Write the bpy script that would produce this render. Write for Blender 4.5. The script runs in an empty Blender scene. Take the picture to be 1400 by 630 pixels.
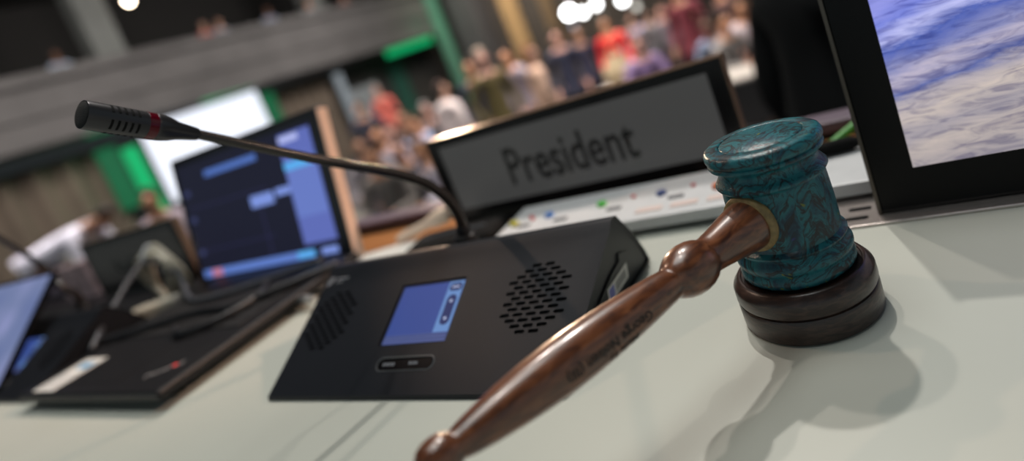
import bpy, bmesh, math, random
from mathutils import Vector, Matrix
random.seed(7)
SC = bpy.context.scene
C = SC.collection

# ------------------------------------------------------------------ camera
W, H = 1400, 630
F, PPX, PPY = 880.5, 722.2, 204.2
ROLL, PITCH, YAW = math.radians(21.16), math.radians(10.5), math.radians(32.64)
CAM = Vector((0, 0, 0.97))
fwd = Vector((-math.sin(YAW) * math.cos(PITCH), math.cos(YAW) * math.cos(PITCH), -math.sin(PITCH)))
rgt0 = Vector((math.cos(YAW), math.sin(YAW), 0))
up0 = rgt0.cross(fwd)
rgt = rgt0 * math.cos(ROLL) - up0 * math.sin(ROLL)
upv = rgt0 * math.sin(ROLL) + up0 * math.cos(ROLL)
cd = bpy.data.cameras.new('camera')
cam = bpy.data.objects.new('camera', cd)
C.objects.link(cam)
cam.matrix_world = Matrix(((rgt.x, upv.x, -fwd.x, CAM.x), (rgt.y, upv.y, -fwd.y, CAM.y),
                           (rgt.z, upv.z, -fwd.z, CAM.z), (0, 0, 0, 1)))
cd.sensor_fit = 'HORIZONTAL'
cd.sensor_width = 36
cd.lens = F / W * 36
cd.shift_x = (700 - PPX) / W
cd.shift_y = (PPY - 315) / W
cd.clip_start = 0.02
cd.clip_end = 200
cd.dof.use_dof = True
cd.dof.focus_distance = 0.375
cd.dof.aperture_fstop = 2.5
SC.camera = cam

# ------------------------------------------------------------------ light and exposure
SC.view_settings.view_transform = 'Standard'
SC.view_settings.look = 'None'
SC.view_settings.gamma = 1
SC.view_settings.use_curve_mapping = False
SC.view_settings.exposure = 0
wd = bpy.data.worlds.new('world')
SC.world = wd
wd.use_nodes = True
wd.node_tree.nodes['Background'].inputs[0].default_value = (0.74, 0.88, 0.93, 1)
wd.node_tree.nodes['Background'].inputs[1].default_value = 0.33


def spot(name, loc, target, energy, col, radius, ang, blend=0.4):
    l = bpy.data.lights.new(name, 'SPOT')
    l.energy = energy; l.color = col; l.shadow_soft_size = radius
    l.spot_size = math.radians(ang); l.spot_blend = blend
    o = bpy.data.objects.new(name, l); C.objects.link(o)
    o.location = loc
    o.rotation_euler = (Vector(target) - Vector(loc)).to_track_quat('-Z', 'Y').to_euler()
    return o


def area(name, loc, target, energy, col, sx, sy, spread=180):
    l = bpy.data.lights.new(name, 'AREA')
    l.shape = 'RECTANGLE'; l.spread = math.radians(spread); l.size = sx; l.size_y = sy; l.energy = energy; l.color = col
    o = bpy.data.objects.new(name, l); C.objects.link(o)
    o.location = loc
    o.rotation_euler = (Vector(target) - Vector(loc)).to_track_quat('-Z', 'Y').to_euler()
    return o


G = Vector((-0.0856, 0.3663, 0.80))
AIM = G + Vector((-.30, 0, 0))
spot('stage_spot', G + Vector((-0.18, 0.63, 1.0)) * 5.0, AIM, 575, (1.0, 0.94, 0.88), 0.07, 30)
spot('stage_spot', G + Vector((-0.32, 0.54, 1.0)) * 5.0, AIM, 250, (1.0, 0.88, 0.80), 0.07, 30)
spot('stage_spot', G + Vector((-0.09, 0.12, 1.0)) * 4.8, AIM, 95, (1.0, 0.90, 0.82), 0.05, 34)
area('overhead_fill', (-.6, .5, 5.2), (-.6, .5, .75), 86, (0.95, 1.0, 0.98), 2.2, 2.2)  # soft area fill added above the desk to lift its shadows
spot('stage_spot', G + Vector((0.95, 0.42, 0.62)) * 4.5, (-.68, .57, .86), 900, (1.0, 0.66, 0.48), 0.10, 7)
spot('stage_spot', G + Vector((-1.0, 0.20, 0.75)) * 5.0, (-.13, .32, .83), 240, (1.0, 0.70, 0.52), 0.05, 3.6)
area('hall_light', (-6.5, 8, 5.6), (-6.5, 8.6, -1), 410, (1.0, 0.93, 0.86), 7, 5, 110)
area('hall_light', (-3, 7.5, 5.6), (-3.5, 9, -1), 520, (1.0, 0.93, 0.88), 5, 5, 110)
area('hall_light', (-8.5, 5, 5.6), (-15, 7, 1.6), 380, (1.0, 0.94, 0.9), 3, 3, 120)
area('hall_light', (-8.0, 13, 5.6), (-14.5, 13.5, 2.6), 420, (1.0, 0.94, 0.9), 4, 3, 120)  # extra unseen area light, added to lift the balcony front
area('hall_light', (-7.2, 3.6, 5.6), (-7.4, 3.0, 0), 130, (1.0, 0.95, 0.95), 2, 2, 90)  # small unseen light added over the bending person to brighten the white shirt
area('hall_light', (-9.5, 17, 5.6), (-10, 20.5, 1.2), 420, (1.0, 0.86, 0.70), 4, 2, 120)  # unseen light added to brighten the back wall and its curtains
spot('stage_spot', Vector((-.47, .63, .872)) + Vector((-.62, .78, .11)) * 8, (-.48, .625, .866), 620, (1.0, 0.70, 0.48), 0.12, 3.2)

# ------------------------------------------------------------------ helpers


def ray(px, py):
    return fwd * F + rgt * (px - PPX) - upv * (py - PPY)


def at_z(px, py, z):
    d = ray(px, py)
    return CAM + d * ((z - CAM.z) / d.z)


def at_d(px, py, dist):
    return CAM + ray(px, py) / F * dist


MATS = {}


def mat(name, col, rough=0.5, metal=0.0, coat=0.0, spec=0.5, emit=None, estr=1.0, noise=0.0, nscale=40.0, bump=0.0, bscale=200.0, sheen=0.0):
    if name in MATS:
        return MATS[name]
    m = bpy.data.materials.new(name)
    m.use_nodes = True
    nt = m.node_tree
    b = nt.nodes['Principled BSDF']
    b.inputs['Base Color'].default_value = (*col, 1)
    b.inputs['Roughness'].default_value = rough
    b.inputs['Metallic'].default_value = metal
    b.inputs['Coat Weight'].default_value = coat
    b.inputs['Coat Roughness'].default_value = 0.08
    b.inputs['Specular IOR Level'].default_value = spec
    b.inputs['Sheen Weight'].default_value = sheen
    if emit:
        b.inputs['Emission Color'].default_value = (*emit, 1)
        b.inputs['Emission Strength'].default_value = estr
    if noise or bump:
        tc = nt.nodes.new('ShaderNodeTexCoord')
    if noise:
        n = nt.nodes.new('ShaderNodeTexNoise')
        n.inputs['Scale'].default_value = nscale
        n.inputs['Detail'].default_value = 4
        nt.links.new(tc.outputs['Object'], n.inputs['Vector'])
        r = nt.nodes.new('ShaderNodeValToRGB')
        r.color_ramp.elements[0].position = .3
        r.color_ramp.elements[1].position = .7
        r.color_ramp.elements[0].color = (*[max(0, c * (1 - noise)) for c in col], 1)
        r.color_ramp.elements[1].color = (*[c * (1 + noise) for c in col], 1)
        nt.links.new(n.outputs['Fac'], r.inputs['Fac'])
        nt.links.new(r.outputs['Color'], b.inputs['Base Color'])
    if bump:
        n2 = nt.nodes.new('ShaderNodeTexNoise')
        n2.inputs['Scale'].default_value = bscale
        n2.inputs['Detail'].default_value = 3
        nt.links.new(tc.outputs['Object'], n2.inputs['Vector'])
        bp = nt.nodes.new('ShaderNodeBump')
        bp.inputs['Strength'].default_value = bump
        bp.inputs['Distance'].default_value = 0.001
        nt.links.new(n2.outputs['Fac'], bp.inputs['Height'])
        nt.links.new(bp.outputs['Normal'], b.inputs['Normal'])
    MATS[name] = m
    return m


def emis(name, col, s=1.0):
    if name in MATS:
        return MATS[name]
    m = bpy.data.materials.new(name)
    m.use_nodes = True
    nt = m.node_tree
    b = nt.nodes['Principled BSDF']
    b.inputs['Base Color'].default_value = (0.01, 0.01, 0.01, 1)
    b.inputs['Roughness'].default_value = 0.45
    b.inputs['Specular IOR Level'].default_value = 0.12
    b.inputs['Emission Color'].default_value = (*col, 1)
    b.inputs['Emission Strength'].default_value = s
    MATS[name] = m
    return m


def box(bm, x0, x1, y0, y1, z0, z1, bev=0.0, seg=2):
    vs = [bm.verts.new(p) for p in ((x0, y0, z0), (x1, y0, z0), (x1, y1, z0), (x0, y1, z0), (x0, y0, z1), (x1, y0, z1), (x1, y1, z1), (x0, y1, z1))]
    fs = [bm.faces.new([vs[i] for i in f]) for f in ((0, 3, 2, 1), (4, 5, 6, 7), (0, 1, 5, 4), (1, 2, 6, 5), (2, 3, 7, 6), (3, 0, 4, 7))]
    if bev:
        es = list({e for f in fs for e in f.edges})
        bmesh.ops.bevel(bm, geom=es, offset=bev, segments=seg, profile=0.5, affect='EDGES')


def obox(bm, M, *a, **k):
    t = bmesh.new()
    box(t, *a, **k)
    merge(bm, t, M)


def merge(bm, t, M=None):
    if M is not None:
        t.transform(M)
    vm = {v: bm.verts.new(v.co) for v in t.verts}
    for f in t.faces:
        try:
            bm.faces.new([vm[v] for v in f.verts])
        except ValueError:
            pass
    t.free()


def frame(d):
    d = Vector(d).normalized()
    h = Vector((0, 0, 1)) if abs(d.z) < 0.95 else Vector((1, 0, 0))
    u = d.cross(h).normalized()
    return d, u, u.cross(d).normalized()


def lathe(bm, prof, segs=48, origin=(0, 0, 0), axis=(0, 0, 1)):
    """prof: (radius, distance along the axis)"""
    d, u, v = frame(axis)
    o = Vector(origin)
    rings = []
    for r, s in prof:
        if r < 1e-7:
            rings.append([bm.verts.new(o + d * s)])
        else:
            rings.append([bm.verts.new(o + d * s + u * (r * math.cos(2 * math.pi * k / segs)) + v * (r * math.sin(2 * math.pi * k / segs))) for k in range(segs)])
    for a, b in zip(rings, rings[1:]):
        for k in range(segs):
            k2 = (k + 1) % segs
            if len(a) == 1 and len(b) == 1:
                continue
            if len(a) == 1:
                bm.faces.new((a[0], b[k], b[k2]))
            elif len(b) == 1:
                bm.faces.new((a[k], b[0], a[k2]))
            else:
                bm.faces.new((a[k], b[k], b[k2], a[k2]))
    for R, flip in ((rings[0], 0), (rings[-1], 1)):
        if len(R) > 1:
            bm.faces.new(R if flip else R[::-1])


def catmull(pts, n=8):
    P = [Vector(p) for p in pts]
    P = [P[0] * 2 - P[1]] + P + [P[-1] * 2 - P[-2]]
    out = []
    for i in range(1, len(P) - 2):
        for k in range(n):
            t = k / n
            a, b, c, d = P[i - 1], P[i], P[i + 1], P[i + 2]
            out.append(0.5 * ((2 * b) + (c - a) * t + (2 * a - 5 * b + 4 * c - d) * t * t + (3 * b - a - 3 * c + d) * t ** 3))
    out.append(P[-2])
    return out


def tube(bm, pts, rad, segs=12, smooth=8):
    """rad: number or list per control point"""
    n = len(pts)
    P = catmull(pts, smooth) if smooth else [Vector(p) for p in pts]
    m = len(P)
    rings = []
    u = None
    for i, p in enumerate(P):
        t = (P[min(i + 1, m - 1)] - P[max(i - 1, 0)]).normalized()
        if u is None:
            u = frame(t)[1]
        u = (u - t * u.dot(t)).normalized()
        v = t.cross(u)
        if isinstance(rad, (int, float)):
            r = rad
        else:
            q = i / (m - 1) * (n - 1)
            k = min(int(q), n - 2)
            r = rad[k] + (rad[k + 1] - rad[k]) * (q - k)
        rings.append([bm.verts.new(p + u * (r * math.cos(2 * math.pi * k / segs)) + v * (r * math.sin(2 * math.pi * k / segs))) for k in range(segs)])
    for a, b in zip(rings, rings[1:]):
        for k in range(segs):
            k2 = (k + 1) % segs
            bm.faces.new((a[k], a[k2], b[k2], b[k]))
    bm.faces.new(rings[0][::-1]); bm.faces.new(rings[-1])


def prism(bm, poly, x0, x1):
    """poly in (y, z), extruded along x"""
    a = [bm.verts.new((x0, y, z)) for y, z in poly]
    b = [bm.verts.new((x1, y, z)) for y, z in poly]
    n = len(poly)
    bm.faces.new(a); bm.faces.new(b[::-1])
    for i in range(n):
        j = (i + 1) % n
        bm.faces.new((a[j], a[i], b[i], b[j]))


def plate(bm, M, poly, h):
    """flat plate: 2D outline in M's xy plane, thickness h along its z"""
    a = [bm.verts.new(M @ Vector((x, y, 0))) for x, y in poly]
    b = [bm.verts.new(M @ Vector((x, y, h))) for x, y in poly]
    n = len(poly)
    bm.faces.new(a[::-1]); bm.faces.new(b)
    for i in range(n):
        j = (i + 1) % n
        bm.faces.new((a[i], a[j], b[j], b[i]))


def pill(cx, cy, w, h, n=6, rad=None):
    r = h / 2 if rad is None else rad
    out = []
    for (sx, sy, a0) in ((1, 1, 0), (-1, 1, 90), (-1, -1, 180), (1, -1, 270)):
        for k in range(n + 1):
            a = math.radians(a0 + 90 * k / n)
            out.append((cx + sx * (w / 2 - r) + r * math.cos(a), cy + sy * (h / 2 - r) + r * math.sin(a)))
    return out


def rect(x0, x1, y0, y1):
    return [(x0, y0), (x1, y0), (x1, y1), (x0, y1)]


def obj(name, bm, m, parent=None, smooth=False, angle=None, local=False):
    bmesh.ops.remove_doubles(bm, verts=bm.verts, dist=1e-7)
    bmesh.ops.recalc_face_normals(bm, faces=bm.faces)
    o = None
    if parent is not None and not local:
        # bm is in world coordinates: store it relative to the parent's world matrix
        bm.transform(wm(parent).inverted())
    me = bpy.data.meshes.new(name)
    bm.to_mesh(me); bm.free()
    if smooth:
        me.polygons.foreach_set('use_smooth', [True] * len(me.polygons))
        if angle is not None:
            me.set_sharp_from_angle(angle=math.radians(angle))
    for mm in (m if isinstance(m, (list, tuple)) else [m]):
        me.materials.append(mm)
    o = bpy.data.objects.new(name, me)
    C.objects.link(o)
    if parent is not None:
        o.parent = parent
    return o


def wm(o):
    M = Matrix.LocRotScale(o.location, o.rotation_euler, o.scale)
    return wm(o.parent) @ M if o.parent else M


def tag(o, label, cat, group=None, kind=None):
    if label: o['label'] = label
    if cat: o['category'] = cat
    if group: o['group'] = group
    if kind: o['kind'] = kind
    return o


def thing(name, label, cat, loc=(0, 0, 0), rz=0, group=None):
    o = bpy.data.objects.new(name, None)
    C.objects.link(o)
    o.empty_display_size = 0.05
    o.location = loc
    o.rotation_euler = (0, 0, rz)
    return tag(o, label, cat, group)


def single(name, bm, m, loc, label, cat, group=None, **k):
    """a thing that is one mesh, its origin at loc; bm in world coordinates"""
    bm.transform(Matrix.Translation(-Vector(loc)))
    o = obj(name, bm, m, **k)
    o.location = loc
    return tag(o, label, cat, group)


def struct(name, bm, m, parent=None, **k):
    o = obj(name, bm, m, parent, **k)
    o['kind'] = 'structure'
    return o


def text_mesh(txt, size, offset=0.0, extrude=0.0, align='LEFT', spacing=1.0):
    cu = bpy.data.curves.new('lettering', 'FONT')
    cu.body = txt; cu.size = size; cu.offset = offset; cu.extrude = extrude
    cu.align_x = align; cu.space_character = spacing; cu.resolution_u = 4
    o = bpy.data.objects.new('lettering', cu)
    C.objects.link(o)
    dg = bpy.context.evaluated_depsgraph_get()
    me = bpy.data.meshes.new_from_object(o.evaluated_get(dg))
    bm = bmesh.new(); bm.from_mesh(me)
    bpy.data.objects.remove(o); bpy.data.curves.remove(cu); bpy.data.meshes.remove(me)
    bmesh.ops.remove_doubles(bm, verts=bm.verts, dist=1e-6)
    return bm


def dup(root, loc, rz, label=None, group=None):
    r = root.copy(); C.objects.link(r)
    r.location = loc; r.rotation_euler = (0, 0, rz)
    if label: r['label'] = label
    if group: r['group'] = group

    def kids(a, b):
        for ch in list(a.children):
            c = ch.copy(); C.objects.link(c); c.parent = b
            kids(ch, c)
    kids(root, r)
    return r


# ------------------------------------------------------------------ materials
M_black = mat('black_plastic', (0.008, 0.008, 0.0095), 0.45, spec=0.28, noise=0.15, nscale=300, bump=0.05, bscale=2500)
M_blackgloss = mat('gloss_black_plastic', (0.004, 0.004, 0.005), 0.2, spec=0.25)
M_blackmatte = mat('matte_black', (0.004, 0.004, 0.004), 0.9, spec=0.2)
M_unit = mat('unit_shell', (0.0100, 0.0115, 0.0150), 0.42, spec=0.22, noise=0.12, nscale=800, bump=0.08, bscale=4000)
M_mic = mat('microphone_metal', (0.034, 0.034, 0.038), 0.32, metal=0.5, bump=0.05, bscale=3000)
M_red = mat('red_ring', (0.085, 0.001, 0.007), 0.22, coat=0.2, spec=.25)
M_white = mat('white_plastic', (0.55, 0.56, 0.57), 0.4, noise=0.04, nscale=50)
M_paper = mat('paper', (0.62, 0.60, 0.56), 0.7, noise=0.05, nscale=60)
M_tan = mat('tan_glue', (0.20, 0.14, 0.055), 0.55, noise=0.3, nscale=300)


def nodes_of(name):
    m = bpy.data.materials.new(name)
    m.use_nodes = True
    MATS[name] = m
    nt = m.node_tree
    return m, nt, nt.nodes, nt.links, nt.nodes['Principled BSDF']


def ramp(N, stops, interp='LINEAR'):
    r = N.new('ShaderNodeValToRGB')
    cr = r.color_ramp
    cr.interpolation = interp
    while len(cr.elements) < len(stops):
        cr.elements.new(0.5)
    for e, (p, c) in zip(cr.elements, stops):
        e.position = p; e.color = (*c, 1)
    return r


def mix(N, L, a, b, fac, typ='MIX'):
    x = N.new('ShaderNodeMix')
    x.data_type = 'RGBA'; x.blend_type = typ
    for s, k in ((a, 6), (b, 7)):
        if isinstance(s, tuple): x.inputs[k].default_value = (*s, 1)
        else: L.new(s, x.inputs[k])
    if isinstance(fac, (int, float)): x.inputs[0].default_value = fac
    else: L.new(fac, x.inputs[0])
    return x.outputs[2]


# turquoise swirl wood of the gavel head
M_teal, nt, N, L, B = nodes_of('turquoise_swirl_wood')
tc = N.new('ShaderNodeTexCoord')
n0 = N.new('ShaderNodeTexNoise'); n0.inputs['Scale'].default_value = 20; n0.inputs['Detail'].default_value = 2; n0.inputs['Distortion'].default_value = 0.6
L.new(tc.outputs['Object'], n0.inputs['Vector'])
va = N.new('ShaderNodeVectorMath'); va.operation = 'MULTIPLY_ADD'
L.new(n0.outputs['Color'], va.inputs[0]); va.inputs[1].default_value = (0.055, 0.055, 0.055); L.new(tc.outputs['Object'], va.inputs[2])
n1 = N.new('ShaderNodeTexNoise'); n1.inputs['Scale'].default_value = 25; n1.inputs['Detail'].default_value = 7; n1.inputs['Roughness'].default_value = .62; n1.inputs['Distortion'].default_value = 2.2
L.new(va.outputs[0], n1.inputs['Vector'])
r1 = ramp(N, [(0.30, (0.002, 0.004, 0.007)), (0.38, (0.003, 0.030, 0.055)), (0.44, (0.004, 0.080, 0.105)), (0.51, (0.007, 0.125, 0.148)), (0.545, (0.002, 0.014, 0.022)), (0.575, (0.006, 0.12, 0.145)), (0.68, (0.003, 0.03, 0.06))])
L.new(n1.outputs['Fac'], r1.inputs['Fac'])
wv = N.new('ShaderNodeTexNoise'); wv.inputs['Scale'].default_value = 22; wv.inputs['Detail'].default_value = 4; wv.inputs['Distortion'].default_value = 3.2
L.new(va.outputs[0], wv.inputs['Vector'])
rv = ramp(N, [(0.46, (0, 0, 0)), (0.495, (1, 1, 1)), (0.505, (1, 1, 1)), (0.53, (0, 0, 0))])
L.new(wv.outputs['Fac'], rv.inputs['Fac'])
c1 = mix(N, L, r1.outputs['Color'], (0.008, 0.012, 0.016), rv.outputs['Color'])
n3 = N.new('ShaderNodeTexNoise'); n3.inputs['Scale'].default_value = 95; n3.inputs['Detail'].default_value = 2; n3.inputs['Distortion'].default_value = 1.5
L.new(tc.outputs['Object'], n3.inputs['Vector'])
r3 = ramp(N, [(0.70, (0, 0, 0)), (0.74, (1, 1, 1))]); L.new(n3.outputs['Fac'], r3.inputs['Fac'])
c2 = mix(N, L, c1, (0.13, 0.15, 0.02), r3.outputs['Color'])
n4 = N.new('ShaderNodeTexVoronoi'); n4.inputs['Scale'].default_value = 70
L.new(va.outputs[0], n4.inputs['Vector'])
r4 = ramp(N, [(0.0, (1, 1, 1)), (0.10, (0, 0, 0))]); L.new(n4.outputs['Distance'], r4.inputs['Fac'])
c3 = mix(N, L, c2, (0.02, 0.03, 0.16), r4.outputs['Color'])
L.new(c3, B.inputs['Base Color'])
B.inputs['Roughness'].default_value = 0.55
B.inputs['Specular IOR Level'].default_value = 0.25
B.inputs['Coat Weight'].default_value = 0.4
B.inputs['Coat Roughness'].default_value = 0.2
nb = N.new('ShaderNodeTexNoise'); nb.inputs['Scale'].default_value = 700; nb.inputs['Detail'].default_value = 4
L.new(tc.outputs['Object'], nb.inputs['Vector'])
bp = N.new('ShaderNodeBump'); bp.inputs['Strength'].default_value = 0.35; bp.inputs['Distance'].default_value = 0.0008
L.new(nb.outputs['Fac'], bp.inputs['Height']); L.new(bp.outputs['Normal'], B.inputs['Normal']); L.new(bp.outputs['Normal'], B.inputs['Coat Normal'])


def wood(name, cols, scale=(60, 60, 8), rough=0.3, coat=0.5, bump=0.12):
    m, nt, N, L, B = nodes_of(name)
    tc = N.new('ShaderNodeTexCoord')
    mp = N.new('ShaderNodeMapping'); mp.inputs['Scale'].default_value = scale
    L.new(tc.outputs['Object'], mp.inputs['Vector'])
    n = N.new('ShaderNodeTexNoise'); n.inputs['Scale'].default_value = 1.0; n.inputs['Detail'].default_value = 7; n.inputs['Distortion'].default_value = 0.8
    L.new(mp.outputs[0], n.inputs['Vector'])
    r = ramp(N, [(0.3, cols[0]), (0.5, cols[1]), (0.68, cols[2])])
    L.new(n.outputs['Fac'], r.inputs['Fac'])
    L.new(r.outputs['Color'], B.inputs['Base Color'])
    B.inputs['Roughness'].default_value = rough
    B.inputs['Coat Weight'].default_value = coat
    B.inputs['Coat Roughness'].default_value = 0.15
    bp = N.new('ShaderNodeBump'); bp.inputs['Strength'].default_value = bump; bp.inputs['Distance'].default_value = 0.001
    L.new(n.outputs['Fac'], bp.inputs['Height']); L.new(bp.outputs['Normal'], B.inputs['Normal'])
    return m


M_handle = wood('walnut_handle', ((0.040, 0.011, 0.005), (0.115, 0.036, 0.013), (0.19, 0.066, 0.026)), (260, 60, 260), 0.34, 0.55, 0.14)
M_block = wood('dark_block_wood', ((0.008, 0.0045, 0.0035), (0.025, 0.012, 0.009), (0.050, 0.025, 0.018)), (120, 120, 500), 0.36, 0.25, 0.2)
M_orangewood = wood('orange_wood', ((0.22, 0.085, 0.025), (0.36, 0.15, 0.05), (0.45, 0.20, 0.07)), (6, 90, 90), 0.4, 0.2, 0.05)
M_desk = mat('pale_laminate', (0.43, 0.445, 0.395), 0.42, spec=0.4, noise=0.035, nscale=6, bump=0.02, bscale=900)
M_mauve = mat('mauve_ledge_top', (0.115, 0.085, 0.115), 0.5, noise=0.08, nscale=12)
M_parapet = mat('dark_plum_front', (0.016, 0.010, 0.014), 0.6, noise=0.1, nscale=12)
M_satin = mat('satin_aluminium', (0.56, 0.50, 0.47), 0.26, metal=0.8, noise=0.05, nscale=40)

# ------------------------------------------------------------------ the hall: structure
HALL = -1.0


def quad(pts):
    bm = bmesh.new()
    bm.faces.new([bm.verts.new(p) for p in pts])
    return bm


M_floor = mat('hall_carpet', (0.055, 0.05, 0.05), 0.9, noise=0.25, nscale=8)
M_concrete = mat('board_marked_concrete', (0.088, 0.082, 0.080), 0.85, noise=0.16, nscale=1.4, bump=0.3, bscale=8)
M_concrete2 = mat('pale_concrete_column', (0.14, 0.145, 0.135), 0.85, noise=0.12, nscale=2)
M_dark = mat('dark_wall_paint', (0.010, 0.009, 0.008), 0.9)
M_wallgrey = mat('hall_back_wall_paint', (0.050, 0.044, 0.040), 0.85, noise=0.15, nscale=0.8)

bm = bmesh.new(); box(bm, -19, 8, -6, 22, HALL - .2, HALL); struct('floor', bm, M_floor)
bm = bmesh.new(); box(bm, -3.4, 3, -3, 1.05, HALL, 0); box(bm, -9, -3.4, -3, 0.95, HALL, 0)
struct('floor_dais', bm, mat('dais_carpet', (0.04, 0.036, 0.036), 0.9, noise=0.2, nscale=10))
bm = bmesh.new(); box(bm, -10, -3.6, 0.96, 5.2, HALL, -.55); struct('floor_platform', bm, MATS['dais_carpet'])
bm = bmesh.new(); box(bm, -1.6, 1.6, 1.06, 2.2, HALL, -.8); struct('floor_step', bm, MATS['dais_carpet'])
bm = bmesh.new(); box(bm, -19, 8, -6, 22, 6.0, 6.2); struct('ceiling', bm, M_dark)
bm = bmesh.new(); box(bm, -19, 8, 20.5, 20.8, HALL, 6.0); struct('wall_back', bm, M_wallgrey)
bm = bmesh.new(); box(bm, -15.8, -15.5, -6, 20.5, HALL, 1.75); struct('wall_left', bm, mat('under_balcony_wall', (0.035, 0.032, 0.030), 0.9))
bm = bmesh.new(); box(bm, -19.2, -18.9, -6, 20.5, 1.9, 6.0); struct('wall_balcony', bm, M_dark)
# balcony: fascia with a shallow rake, a ledge and a seam; slab behind it
bm = bmesh.new()
y0, y1 = -2.0, 19.0


def rail(bm, x0, x1, za0, za1, zb0, zb1):
    vs = [bm.verts.new(p) for p in ((x0, y0, za0), (x1, y0, za0), (x1, y1, zb0), (x0, y1, zb0), (x0, y0, za1), (x1, y0, za1), (x1, y1, zb1), (x0, y1, zb1))]
    for f in ((0, 3, 2, 1), (4, 5, 6, 7), (0, 1, 5, 4), (1, 2, 6, 5), (2, 3, 7, 6), (3, 0, 4, 7)):
        bm.faces.new([vs[i] for i in f])


rail(bm, -14.35, -14.0, 2.28, 3.28, 1.74, 3.22)
rail(bm, -14.42, -13.86, 3.24, 3.44, 3.18, 3.38)
rail(bm, -14.02, -13.93, 2.72, 2.80, 2.40, 2.48)
rail(bm, -19.0, -14.30, 2.26, 2.34, 1.72, 1.80)
rail(bm, -18.95, -14.36, 2.80, 2.90, 2.72, 2.82)
struct('balcony', bm, M_concrete)
for k, (ya, yb) in enumerate(((8.5, 9.2), (15.2, 15.9))):
    bm = bmesh.new(); box(bm, -15.9, -15.4, ya, yb, 2.0, 6.0, 0.03); struct('column_balcony', bm, M_concrete2)
# grey column and gilded curtains on the back wall
bm = bmesh.new(); box(bm, -13.5, -12.45, 19.4, 20.3, HALL, 6.0, 0.04); struct('column_back', bm, mat('grey_column', (0.055, 0.055, 0.06), 0.8, noise=0.1, nscale=2))
bm = bmesh.new(); box(bm, -14.02, -13.72, 18.95, 19.3, HALL, 6.0, 0.03)
single('pillar', bm, mat('green_pillar', (0.09, 0.24, 0.17), 0.6), (-13.87, 19.12, HALL), 'tall slim green pillar at the far end of the balcony', 'pillar')


def curtain(name, xa, xb, ya, yb, z0, z1, depth, folds, m, label):
    """wavy sheet between two plan points, with thickness"""
    bm = bmesh.new()
    n = folds * 8
    dx, dy = xb - xa, yb - ya
    l = math.hypot(dx, dy); nx, ny = -dy / l, dx / l
    rows = []
    for side in (0, 1):
        for z in (z0, z1):
            row = []
            for i in range(n + 1):
                t = i / n
                w = depth * math.sin(2 * math.pi * folds * t) + (0.02 if side else 0)
                row.append(bm.verts.new((xa + dx * t + nx * w, ya + dy * t + ny * w, z)))
            rows.append(row)
    a, b, c, d = rows
    for i in range(n):
        bm.faces.new((a[i], a[i + 1], b[i + 1], b[i]))
        bm.faces.new((c[i + 1], c[i], d[i], d[i + 1]))
        bm.faces.new((b[i], b[i + 1], d[i + 1], d[i]))
        bm.faces.new((a[i + 1], a[i], c[i], c[i + 1]))
    bm.faces.new((a[0], b[0], d[0], c[0])); bm.faces.new((a[n], c[n], d[n], b[n]))
    return single(name, bm, m, ((xa + xb) / 2, (ya + yb) / 2, z0), label, 'curtain', smooth=True, angle=60)


M_curt = mat('taupe_curtain', (0.120, 0.092, 0.068), 0.9, noise=0.15, nscale=1.5)
curtain('curtain', -15.15, -15.15, -1.0, 7.45, HALL, 1.75, 0.10, 14, M_curt, 'long taupe curtain under the balcony left of the white screen')
curtain('curtain', -15.15, -15.15, 11.75, 14.3, HALL, 1.75, 0.08, 7, M_curt, 'taupe curtain under the balcony right of the white screen')
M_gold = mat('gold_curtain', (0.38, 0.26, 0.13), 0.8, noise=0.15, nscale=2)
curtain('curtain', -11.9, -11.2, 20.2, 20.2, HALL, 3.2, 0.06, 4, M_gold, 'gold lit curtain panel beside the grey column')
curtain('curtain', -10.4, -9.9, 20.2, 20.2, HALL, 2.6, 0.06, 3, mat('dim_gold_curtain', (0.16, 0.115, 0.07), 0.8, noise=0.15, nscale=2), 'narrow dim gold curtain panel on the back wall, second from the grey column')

# white projection screen in a green lit surround
t = thing('projection_screen', 'large white projection screen glowing under the balcony', 'screen', (-14.5, 9.6, HALL))
bm = bmesh.new(); box(bm, -14.53, -14.49, 8.03, 11.28, 0.07, 1.86); obj('screen_surface', bm, emis('screen_white', (0.86, 0.90, 1.0), 1.25), t)
bm = bmesh.new()
for (a, b, c, d) in ((7.98, 8.03, .02, 1.91), (11.28, 11.33, .02, 1.91), (8.03, 11.28, .02, .07), (8.03, 11.28, 1.86, 1.91)):
    box(bm, -14.54, -14.48, a, b, c, d)
obj('screen_frame', bm, M_blackmatte, t)
bm = bmesh.new()
bm.free()
for y in (8.6, 10.7):
    bm = bmesh.new(); box(bm, -14.62, -14.56, y - .03, y + .03, HALL, 1.8); box(bm, -14.9, -14.3, y - .03, y + .03, HALL, HALL + .05)
    obj('stand', bm, M_blackmatte, t)
M_green = emis('green_light', (0.0, 0.50, 0.16), 0.9)
M_green2 = emis('dim_green_light', (0.005, 0.16, 0.06), 0.7)


def led_wall(x, ya, yb, za, zb, m, label):
    t = thing('stage_light', label, 'light', (x, (ya + yb) / 2, HALL))
    bm = bmesh.new(); box(bm, x - .025, x + .025, ya, yb, za, zb, 0.02); obj('panel', bm, m, t)
    bm = bmesh.new(); ym = (ya + yb) / 2; box(bm, x - .02, x + .02, ym - .02, ym + .02, HALL + .03, za); box(bm, x - .15, x + .15, ym - .15, ym + .15, HALL, HALL + .03); obj('post', bm, M_blackmatte, t)


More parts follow.
